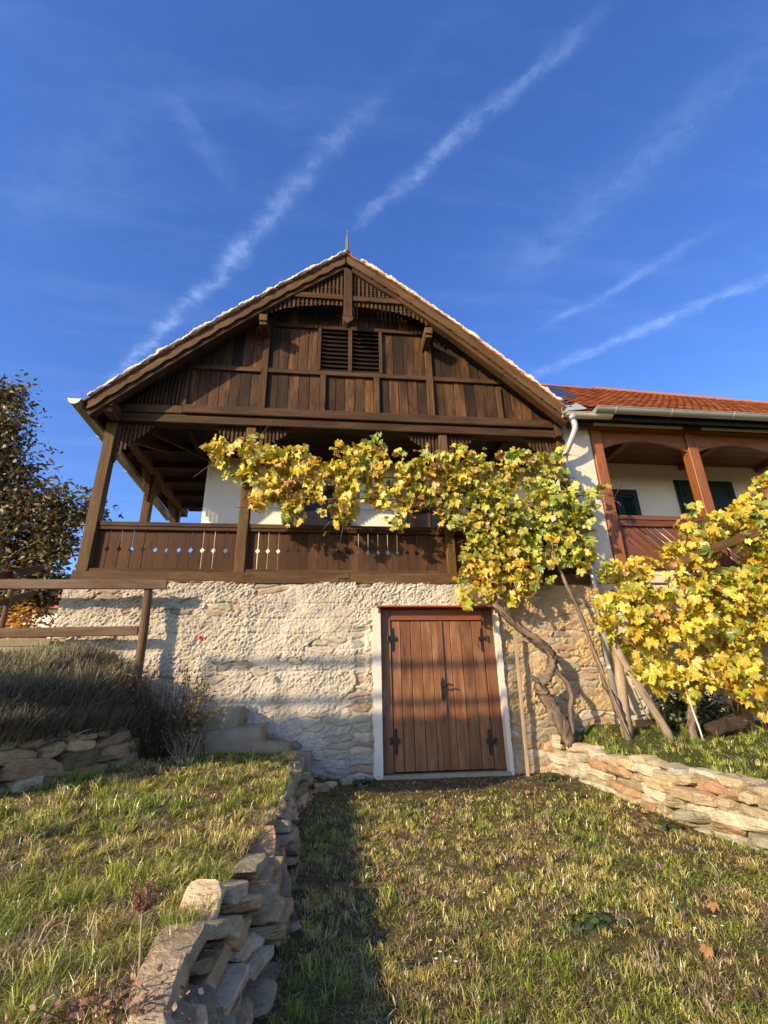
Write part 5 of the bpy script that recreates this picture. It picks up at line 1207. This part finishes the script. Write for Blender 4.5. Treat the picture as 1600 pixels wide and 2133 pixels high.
def lawn(name, n, box, zf, ok, seed, gbias, dry, hh, label, tuft=0.6, lean=0.75, wd=(.0022, .0050), door=False):
    P = region(n, *box, zf, ok)
    t = fbm(np.column_stack([P[:, 0]*7, P[:, 1]*7, P[:, 0]*0]), 3, seed+3); P = P[rng.random(len(P)) < np.clip(0.12+2.4*(t-0.36), 0.06, 1)]
    # half of the blades gather into tufts that share a colour and splay outwards
    nt = len(P)//26; ci = rng.integers(0, len(P), nt); m = int(len(P)*tuft); k = rng.integers(0, nt, m); C = P[ci]
    a = rng.uniform(0, 2*math.pi, m); r = np.abs(rng.normal(0, .024, m)); Tp = C[k]+np.column_stack([np.cos(a)*r, np.sin(a)*r, a*0])
    ok2 = ok(Tp[:, 0], Tp[:, 1]); Tp, k = Tp[ok2], k[ok2]; Tp[:, 2] = zf(Tp[:, 0], Tp[:, 1])-0.004
    ct, pgt = grass_cols(C, seed, gbias, dry); c1 = ct[k]*rng.uniform(.75, 1.25, len(k))[:, None]; ht = rng.uniform(.7, 1.45, nt)[k]
    Sp = region(n//2, *box, zf, ok); Sp = Sp[rng.random(len(Sp)) < np.clip(0.30+2.2*(fbm(np.column_stack([Sp[:, 0]*2.6, Sp[:, 1]*2.6, Sp[:, 0]*0]), 4, seed+21)-.38), .12, 1)]; c2, pg2 = grass_cols(Sp, seed+40, gbias-0.18, dry+0.25)
    Q = np.concatenate([Tp, Sp]); c = np.concatenate([c1, c2]); H = np.concatenate([rng.uniform(hh[0], hh[1], len(Tp))*ht*(0.75+0.4*pgt[k]), rng.uniform(hh[0]*.4, hh[1]*.5, len(Sp))])
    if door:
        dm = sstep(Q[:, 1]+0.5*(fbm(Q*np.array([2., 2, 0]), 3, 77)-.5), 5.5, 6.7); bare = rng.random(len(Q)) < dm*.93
        c[bare] = np.array([(.13, .070, .04), (.17, .095, .055), (.10, .055, .033), (.20, .14, .085)])[rng.integers(0, 4, bare.sum())]*rng.uniform(.7, 1.2, bare.sum())[:, None]; H[bare] *= .5  # brown low growth before the door, also darkened as painted shade
    Wd = rng.uniform(wd[0], wd[1], len(Q))*np.clip(np.hypot(Q[:, 0], Q[:, 1])/3.0, 0.8, 2.0)
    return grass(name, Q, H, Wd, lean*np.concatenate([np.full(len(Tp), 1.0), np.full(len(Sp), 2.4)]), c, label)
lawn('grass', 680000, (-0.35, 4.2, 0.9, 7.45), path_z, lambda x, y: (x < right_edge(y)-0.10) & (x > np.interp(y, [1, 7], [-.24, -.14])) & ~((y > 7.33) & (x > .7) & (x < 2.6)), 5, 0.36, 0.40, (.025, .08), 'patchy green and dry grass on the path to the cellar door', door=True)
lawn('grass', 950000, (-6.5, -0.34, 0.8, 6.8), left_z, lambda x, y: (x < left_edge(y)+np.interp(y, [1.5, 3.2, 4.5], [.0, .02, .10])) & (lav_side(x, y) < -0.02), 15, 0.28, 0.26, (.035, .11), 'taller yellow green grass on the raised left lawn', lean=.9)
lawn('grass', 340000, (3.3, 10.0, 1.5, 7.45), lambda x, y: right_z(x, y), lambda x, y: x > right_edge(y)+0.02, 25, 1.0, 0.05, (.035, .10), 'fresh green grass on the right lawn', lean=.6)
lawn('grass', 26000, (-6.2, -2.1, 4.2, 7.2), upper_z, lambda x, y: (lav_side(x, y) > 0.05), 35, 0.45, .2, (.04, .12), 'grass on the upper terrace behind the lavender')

# ------------------------------------------------------------------ lavender and other plants
def mound_z(x, y):
    d = lav_side(x, y); e = sstep(d, -0.10, 0.38)*(1-0.35*sstep(d, 1.2, 2.2)); ends = sstep(y, 4.1, 5.0)*(1-sstep(y, 6.85, 7.25))*(1-0.85*sstep(-x, 2.75, 3.7))
    n = fbm(np.column_stack([x*2.2, y*2.2, x*0]), 3, 45)
    return upper_z(x, y)+ends*e*(0.47+0.50*(n-0.5))-0.03*(1-e)
lav = thing('lavender_bush', (-2.8, 5.8, -0.1), 'large faded lavender bush spilling over the shaded dry stone wall', 'bush')
xs, ys2 = np.meshgrid(np.arange(-5.2, -1.85, 0.05), np.arange(4.2, 7.05, 0.05), indexing='ij'); x, y = xs.ravel(), ys2.ravel()
z = mound_z(x, y)-0.05; n_, m_ = xs.shape; i = np.arange(n_*m_).reshape(n_, m_)
Q = np.column_stack([i[:-1, :-1].ravel(), i[1:, :-1].ravel(), i[1:, 1:].ravel(), i[:-1, 1:].ravel()]); kk = (lav_side(x, y) > 0.0); Q = Q[kk[Q].all(1)]
raw_mesh('light_block_mound', np.column_stack([x, y, z]), Q.ravel(), np.full(len(Q), 4), M['core'], lav, smooth=True)  # dark mound added inside the bush to block light
def sprigs(name, parent, P, D, H, Wd, col, droop, mat, segs=3):
    """thin bent stems: ribbons crossing the line of sight"""
    N = len(P); a = rng.normal(0, 1, (N, 3)); S_ = np.cross(D, a); S_ /= np.linalg.norm(S_, axis=1)[:, None]
    Vs = []
    for k in range(segs+1):
        t = k/segs; c = P+D*(H*t)[:, None]; c[:, 2] -= droop*H*t*t
        wv = Wd*(1-0.55*t)/2; Vs += [c-S_*wv[:, None], c+S_*wv[:, None]]
    V = np.stack(Vs, 1).reshape(-1, 3); m = 2*(segs+1); base = (np.arange(N)*m)[:, None]
    loops = np.concatenate([base+np.array([2*k, 2*k+1, 2*k+3, 2*k+2]) for k in range(segs)], 1).ravel()
    C = np.repeat(col[:, None], m, 1); return raw_mesh(name, V, loops, np.full(N*segs, 4), mat, parent, col=np.clip(C.reshape(-1, 3), 0, 1), lc=V*.3)
N = 30000; x = rng.uniform(-5.0, -1.8, N); y = rng.uniform(4.15, 7.0, N); d = lav_side(x, y); k = (d > -0.02) & (d < 2.3); x, y, d = x[k], y[k], d[k]
k = rng.random(len(x)) < np.where(d < 0.8, 1.0, 0.45); x, y, d = x[k], y[k], d[k]
zt = mound_z(x, y); e = 0.03
gx = (mound_z(x+e, y)-mound_z(x-e, y))/(2*e); gy = (mound_z(x, y+e)-mound_z(x, y-e))/(2*e)
Nn = np.column_stack([-gx, -gy, np.ones(len(x))]); Nn /= np.linalg.norm(Nn, axis=1)[:, None]
D = Nn*0.55+np.array([-.05, 0, 0.65])+rng.normal(0, .40, (len(x), 3)); D /= np.linalg.norm(D, axis=1)[:, None]
H = rng.uniform(.06, .18, len(x)); fl = rng.random(len(x)); topn = sstep(Nn[:, 2], .75, .97)
cb = np.array([(.19, .14, .10), (.26, .20, .14), (.14, .10, .07), (.30, .26, .18)])[rng.integers(0, 4, len(x))]
cg = np.array([(.26, .25, .10), (.30, .30, .16), (.24, .23, .08), (.36, .31, .14)])[rng.integers(0, 4, len(x))]
clump = vnoise(np.column_stack([x*4.5, y*4.5, x*0]), 66); usg = (fl < 0.12+0.38*topn+0.5*(clump-.4))[:, None]; cc = np.where(usg, cg, cb)*(rng.uniform(.6, 1.25, len(x))*(.65+.7*clump))[:, None]; H = H*(.6+.9*clump)
sprigs('stems', lav, np.column_stack([x, y, zt-0.06]), D, H, rng.uniform(.004, .009, len(x)), cc, 0.15, M['dryleaf'])
# hanging front of the bush, stem colours darkened to hold its shade
N = 15000; s = rng.uniform(0, 1, N); pth = np.array([(-1.95, 6.85), (-2.10, 6.3), (-2.40, 5.5), (-2.72, 4.75), (-3.1, 4.3)]); dd = np.concatenate([[0], np.cumsum(np.hypot(np.diff(pth[:, 0]), np.diff(pth[:, 1])))])
px = np.interp(s*dd[-1], dd, pth[:, 0]); py = np.interp(s*dd[-1], dd, pth[:, 1]); off = rng.uniform(-.03, .35, N); px = px-off*.94; py = py+off*.3
zt = -0.16+(np.maximum(mound_z(px, py), -0.05)+0.16)*rng.uniform(0, 1.0, N)-0.06
D = np.column_stack([rng.normal(.22, .16, N), rng.normal(-.12, .16, N), rng.normal(.9, .2, N)]); D /= np.linalg.norm(D, axis=1)[:, None]
cb = np.array([(.14, .10, .07), (.19, .14, .10), (.10, .075, .05), (.17, .16, .085), (.14, .15, .07)])[rng.integers(0, 5, N)]*rng.uniform(.6, 1.2, N)[:, None]
sprigs('hanging_stems', lav, np.column_stack([px, py, zt]), D, rng.uniform(.09, .24, N), rng.uniform(.004, .008, N), cb, 0.10, M['dryleaf'])

OV_V = np.array([(0, 0, 0), (.16, .25, 0), (.22, .5, 0), (.12, .8, 0), (0, 1, 0), (-.12, .8, 0), (-.22, .5, 0), (-.16, .25, 0)]); OV_F = [(0, 1, 2, 6, 7), (2, 3, 4, 5, 6)]
def bush(name, label, cat, loc, nst, spread, height, leafn, leafs, cols, stemmat, lmat, stemr=.006, low=0.2, lean=(0, 0)):
    t = thing(name, loc, label, cat); b = MB(); tips = []; ox, oy, oz = loc
    for k in range(nst):
        a = rng.uniform(0, 2*math.pi); r = rng.uniform(0, 1)**.6*spread; h = height*rng.uniform(.55, 1.0)
        p0 = np.array([ox+math.cos(a)*r*.3, oy+math.sin(a)*r*.3, oz-.03]); p2 = np.array([ox+math.cos(a)*r+lean[0]*h, oy+math.sin(a)*r+lean[1]*h, oz+h]); p1 = (p0+p2)/2+rng.normal(0, .05, 3)
        P = smooth_path([p0, p1, p2], 4); b.tube(P, np.linspace(stemr, stemr*.4, len(P)), 5); tips.append(P)
    b.build('stems', stemmat, t, smooth=True)
    if leafn:
        T = np.array([P[int((low+(1-low)*u)*(len(P)-1))] for P, u in ((tips[rng.integers(0, nst)], rng.random()) for _ in range(leafn))])
        T += rng.normal(0, .035, T.shape); n = len(T); nr = rng.normal(0, 1, (n, 3))+np.array([-.3, -.5, .7]); tp = rng.normal(0, 1, (n, 3))
        c = np.array(cols)[rng.integers(0, len(cols), n)]*rng.uniform(.7, 1.3, n)[:, None]
        scatter('foliage', lmat, t, OV_V*np.array([1.5, 1, 1]), OV_F, T, nr, tp, rng.uniform(leafs[0], leafs[1], n), c, rng.uniform(-.3, .6, n))
    return t, tips
rb, tips = bush('rose_bush', 'spindly rose bush with one pink flower against the cellar wall', 'bush', (-1.62, 6.75, -0.42), 14, .34, 1.15, 420, (.03, .065), [(.22, .20, .04), (.30, .17, .05), (.16, .16, .04), (.34, .30, .06), (.20, .08, .04)], M['bark'], M['dryleaf'], .006)
b = MB(); b.tube(smooth_path([(-1.60, 6.72, .3), (-1.55, 6.70, .6), (-1.575, 6.70, .84)], 5), .004, 5); b.build('flower_stem', M['twig'], rb)
P = np.array([-1.575, 6.70, .855])+rng.normal(0, .016, (26, 3)); scatter('flower', M['dryleaf'], rb, OV_V*np.array([2.2, 1, 1]), OV_F, P, rng.normal(0, 1, (26, 3)), rng.normal(0, 1, (26, 3)), rng.uniform(.025, .045, 26), np.tile([(.75, .14, .20)], (26, 1)), rng.uniform(.2, .9, 26))
bush('dry_shrub', 'dark dried shrub at the end of the shaded stone wall', 'bush', (-1.90, 6.55, -0.50), 130, .42, 1.02, 260, (.02, .05), [(.10, .06, .03), (.16, .10, .05), (.14, .15, .04), (.08, .05, .03)], M['twig'], M['dryleaf'], .0045)
bush('dry_stalks', 'pale brown dry stalks beside the top cellar step', 'plant', (-1.55, 6.45, -0.52), 34, .30, .36, 30, (.02, .04), [(.2, .13, .08)], M['stake'], M['dryleaf'], .0035)
def shrub_ball(name, label, loc, r, n, size, cols, mat, seed=0):
    t = thing(name, loc, label, 'shrub'); o = np.array(loc)
    b = MB()
    for k in range(14):
        q = rng.normal(0, 1, 3); q[2] = abs(q[2]); q /= np.linalg.norm(q); b.tube(smooth_path([o-(0, 0, .05), o+q*np.array(r)*.45+rng.normal(0, .03, 3), o+q*np.array(r)*.9], 4), np.linspace(.014, .004, 9), 5)
    b.build('branches', M['bark'], t, smooth=True)
    q = rng.normal(0, 1, (n, 3)); q[:, 2] = np.abs(q[:, 2]); q /= np.linalg.norm(q, axis=1)[:, None]; P = o+q*np.array(r)*rng.uniform(.45, 1.08, (n, 1))*(0.75+.5*vnoise(q*3+seed, 3))[:, None]
    c = np.array(cols)[rng.integers(0, len(cols), n)]*rng.uniform(.6, 1.35, n)[:, None]
    scatter('foliage', mat, t, OV_V*np.array([1.6, 1, 1]), OV_F, P, q+rng.normal(0, .5, (n, 3))+np.array([0, 0, .3]), rng.normal(0, 1, (n, 3)), rng.uniform(size[0], size[1], n), c, rng.uniform(-.2, .6, n)); return t
shrub_ball('green_shrub', 'dark green shrub in shade behind the yellow vine trunk', (5.25, 7.18, -0.36), (.75, .22, .50), 1500, (.04, .075), [(.045, .075, .02), (.08, .11, .03), (.03, .05, .018), (.12, .14, .03)], M['vineleaf'], 1)
shrub_ball('orange_shrub', 'small orange autumn shrub beyond the handrail steps', (-7.1, 12.6, 1.1), (.75, .5, 1.35), 1500, (.07, .13), [(.55, .24, .03), (.62, .33, .05), (.40, .14, .03), (.60, .42, .08)], M['vineleaf'], 2)

# tree on the left
random.seed(9)
tree = thing('autumn_tree', (-9.6, 13.0, 0.9), 'tall tree with dark russet and green leaves left of the house', 'tree')
TR = [(-9.18, 8.33, .5, .6), (-8.92, 7.25, .62, .8), (-8.45, 6.1, .80, 1.0), (-7.9, 5.0, .95, 1.1), (-7.24, 5.1, .55, .6), (-6.35, 4.95, .36, .34), (-7.6, 3.83, 1.0, 1.1), (-6.95, 4.2, .6, .6), (-7.7, 2.84, .85, .9), (-7.15, 3.3, .55, .6), (-9.57, 6.49, 1.2, 1.5), (-9.27, 4.44, 1.6, 1.9), (-10.04, 8.1, .62, .8), (-6.85, 2.75, .40, .42), (-10.6, 5.5, 1.6, 2.0)]
b = MB(); P, r = gnarl([(-9.6, 13, .7), (-9.55, 13, 2.0), (-9.4, 13, 3.4), (-9.5, 13.05, 5.2), (-9.5, 13, 7.4)], .20, .04, 7, .06, 2); b.tube(P, r, 10, wob=.2)
for (x, z, rx, rz) in TR:
    for q in range(4):
        s = np.array([-9.5, 13.0, max(1.8, z-1.2-.5*abs(x+9.5)*rng.uniform(.4, 1))]); e_ = np.array([x+rng.uniform(-.7, .9)*rx, 13+rng.uniform(-.8, .8)*rx, z+rng.uniform(-.6, .8)*rz])
        P, r = gnarl([s, s*.45+e_*.55+rng.normal(0, .12, 3)+np.array([0, 0, .15]), e_], .045, .008, 6, .05, x+q); b.tube(P, r, 6, wob=.15)
b.build('trunk', M['bark'], tree, smooth=True)
P = []
for (x, z, rx, rz) in TR:
    for q in range(int(56*(rx*rz)**.7)+10):                 # leaf sprays round twig ends
        a = rng.normal(0, 1, 3); a /= np.linalg.norm(a); c0 = np.array([x, 13, z])+a*np.array([rx, rx*.9, rz])*rng.uniform(.35, 1.0)
        n = rng.integers(14, 30); dirn = a+np.array([.3, 0, .1]); P.append(c0+rng.normal(0, .13, (n, 3))+np.outer(rng.uniform(-.25, .3, n), dirn))
P = np.concatenate(P); n = len(P)
tc_ = np.array([(.10, .085, .025), (.09, .095, .02), (.13, .075, .025), (.10, .05, .02), (.20, .14, .035), (.07, .075, .018)])[rng.integers(0, 6, n)]*rng.uniform(.7, 1.3, n)[:, None]
scatter('crown', M['treeleaf'], tree, OV_V, OV_F, P, rng.normal(0, .8, (n, 3))+np.array([-.1, -.3, .6]), rng.normal(0, .7, (n, 3))+np.array([.4, 0, -.1]), rng.uniform(.11, .20, n), tc_, rng.uniform(-.2, .6, n))
# far house beyond the steps
fh = thing('distant_house', (-17.5, 30, -1.0), 'small white house with red roof far behind the left tree', 'house')
b = MB(); b.box(-22, -13.5, 30, 36, -1.0, 5.6); b.build('wall', M['white'], fh)
b = MB(); b.add([(-22.4, 29.6, 5.5), (-13.1, 29.6, 5.5), (-13.1, 36.4, 5.5), (-22.4, 36.4, 5.5), (-20, 33, 7.6), (-15.4, 33, 7.6)], [(0, 1, 5, 4), (1, 2, 5), (2, 3, 4, 5), (3, 0, 4), (3, 2, 1, 0)]); b.build('roof', M['ridge'], fh)
b = MB(); b.box(-16.5, -15.4, 29.96, 29.999, 2.6, 4.0); b.build('window', M['glass'], fh)

# foreground: dried flower stalk and withered plant
random.seed(4)
fs = thing('dried_flower_stalk', (-.60, 2.2, -.88), 'brown dried flower head on a bare stalk in the left foreground', 'plant')
b = MB(); b.tube(smooth_path([(-.60, 2.2, -.90), (-.602, 2.2, -.80), (-.612, 2.2, -.70), (-.615, 2.2, -.64)], 5), np.linspace(.0045, .0035, 16), 7, wob=.2); b.build('stem', M['stake'], fs, smooth=True)
b = MB(); heads = []
for k in range(16):
    a = rng.uniform(0, 2*math.pi); sp = rng.uniform(.012, .085); h = rng.uniform(.035, .075)+sp*.75; e_ = np.array([-.615+sp*math.cos(a), 2.2+sp*math.sin(a), -.645+h]); Pp = smooth_path([(-.615, 2.2, -.655), ((-.615+e_[0])/2, (2.2+e_[1])/2, -.655+h*.35), e_], 5); b.tube(Pp, np.linspace(.0022, .001, len(Pp)), 4); heads.append(Pp)
b.build('branches', M['bark'], fs)
P = np.concatenate([h[3:] for h in heads for _ in range(7)])+0; P = P+rng.normal(0, .005, P.shape); n = len(P)
scatter('seed_head', M['dryleaf'], fs, OV_V*np.array([1.6, 1, 1]), OV_F, P, rng.normal(0, 1, (n, 3)), rng.normal(0, 1, (n, 3))+np.array([0, 0, .6]), rng.uniform(.004, .010, n), np.array([(.20, .085, .04), (.14, .06, .03), (.28, .14, .07)])[rng.integers(0, 3, n)], rng.uniform(0, .8, n))
wp = thing('withered_plant', (-.62, 1.98, -.90), 'clump of withered pinkish brown leaves in the bottom left corner', 'plant')
b = MB()
for k in range(26):
    p = np.array([-.63+rng.normal(0, .10), 2.0+rng.normal(0, .09), -.91]); b.tube(smooth_path([p, p+np.array([rng.normal(0, .03), rng.normal(0, .03), .07]), p+np.array([rng.normal(0, .07), rng.normal(0, .06), rng.uniform(.06, .17)])], 4), np.linspace(.003, .0015, 9), 5)
b.build('stems', M['bark'], wp)
n = 650; P = np.column_stack([-.66+rng.normal(0, .12, n), 1.96+rng.normal(0, .09, n), -.90+np.abs(rng.normal(.04, .04, n))])
scatter('leaves', M['dryleaf'], wp, OV_V*np.array([1.7, 1, 1]), OV_F, P, rng.normal(0, 1, (n, 3)), rng.normal(0, 1, (n, 3))+np.array([0, 0, -.5]), rng.uniform(.008, .024, n), np.array([(.42, .22, .16), (.34, .16, .10), (.28, .13, .08), (.50, .32, .24), (.18, .08, .05)])[rng.integers(0, 5, n)], rng.uniform(-.5, 1.6, n), curl=.5)
# flowers, weeds and fallen leaves on the meadow
def scatter_ground(n, box, zf, ok):
    P = region(n, *box, zf, ok, 3.0, 1.0); return P
okp = lambda x, y: (x < right_edge(y)-.15) & (x > -.1)
P = np.concatenate([np.array([(.55, 3.0), (.60, 3.05), (.66, 2.98), (.58, 3.2), (1.95, 3.0), (2.0, 3.1), (2.12, 3.05), (2.2, 3.2), (2.05, 3.3), (.42, 5.1), (.45, 5.0)]), rng.uniform([.2, 2.6], [2.6, 5.5], (16, 2))]); zz_ = path_z(P[:, 0], P[:, 1])
for k in range(len(P)):
    if k >= 20: break
    b = MB(); p = np.array([P[k, 0], P[k, 1], zz_[k]]); t = p+np.array([rng.normal(0, .01), rng.normal(0, .01), rng.uniform(.05, .10)])
    b.tube([p, (p+t)/2+rng.normal(0, .004, 3), t], .0012, 4, col=(.2, .25, .06))
    for q in range(9):
        a = q*2*math.pi/9; s_ = rng.uniform(.008, .013); u = np.array([math.cos(a), math.sin(a), .25]); v = np.array([-math.sin(a), math.cos(a), 0])*.35
        b.add([t, t+(u*.6+v)*s_, t+u*s_*1.1, t+(u*.6-v)*s_], [(0, 1, 2, 3)], col=(.85, .84, .78))
    o = b.build('daisy', M['dryleaf']); tag(o, 'tiny white flower standing in the meadow grass', 'flower', 'white flowers in the meadow')
fl = [(1.95, 2.95, 'orange brown fallen leaf lying in the middle of the meadow'), (2.35, 3.4, 'brown leaf lying in the grass toward the right wall'), (2.35, 6.3, 'reddish leaf near the cellar door threshold'), (2.5, 2.85, 'tan leaf lying at the bottom right of the meadow')]
for x, y, lab in fl:
    n = 1; p = np.array([[x, y, float(path_z(x, y))+.045]])
    o = scatter('fallen_leaf', M['dryleaf'], None, GL_V, GL_F, p, np.array([[-.2, -.4, .9]]), np.array([[.5, .5, 0.1]]), np.array([.055]), np.array([(.36, .18, .07)]), np.array([.8]), vine_edge, curl=.3); tag(o, lab, 'leaf')
for x, y, r, lab in ((.55, 7.1, .16, 'dark green weed left of the cellar door'), (2.95, 7.0, .17, 'dark green weed right of the cellar door under the stake'), (1.55, 3.35, .12, 'low dark green weed in the middle of the meadow'), (3.15, 4.9, .09, 'small green weed at the foot of the right wall')):
    t = thing('weed', (x, y, float(path_z(x, y))), lab, 'plant'); n = int(900*r); q = rng.normal(0, 1, (n, 3)); q[:, 2] = np.abs(q[:, 2])*.6; P = np.array([x, y, float(path_z(x, y))+.01])+q*r*np.array([.55, .45, .35])
    scatter('leaves', M['vineleaf'], t, OV_V*np.array([1.8, 1, 1]), OV_F, P, q*.4+np.array([0, -.2, 1]), rng.normal(0, 1, (n, 3)), rng.uniform(.03, .06, n), np.array([(.05, .08, .02), (.08, .12, .03), (.04, .06, .02)])[rng.integers(0, 3, n)], rng.uniform(0, .6, n))
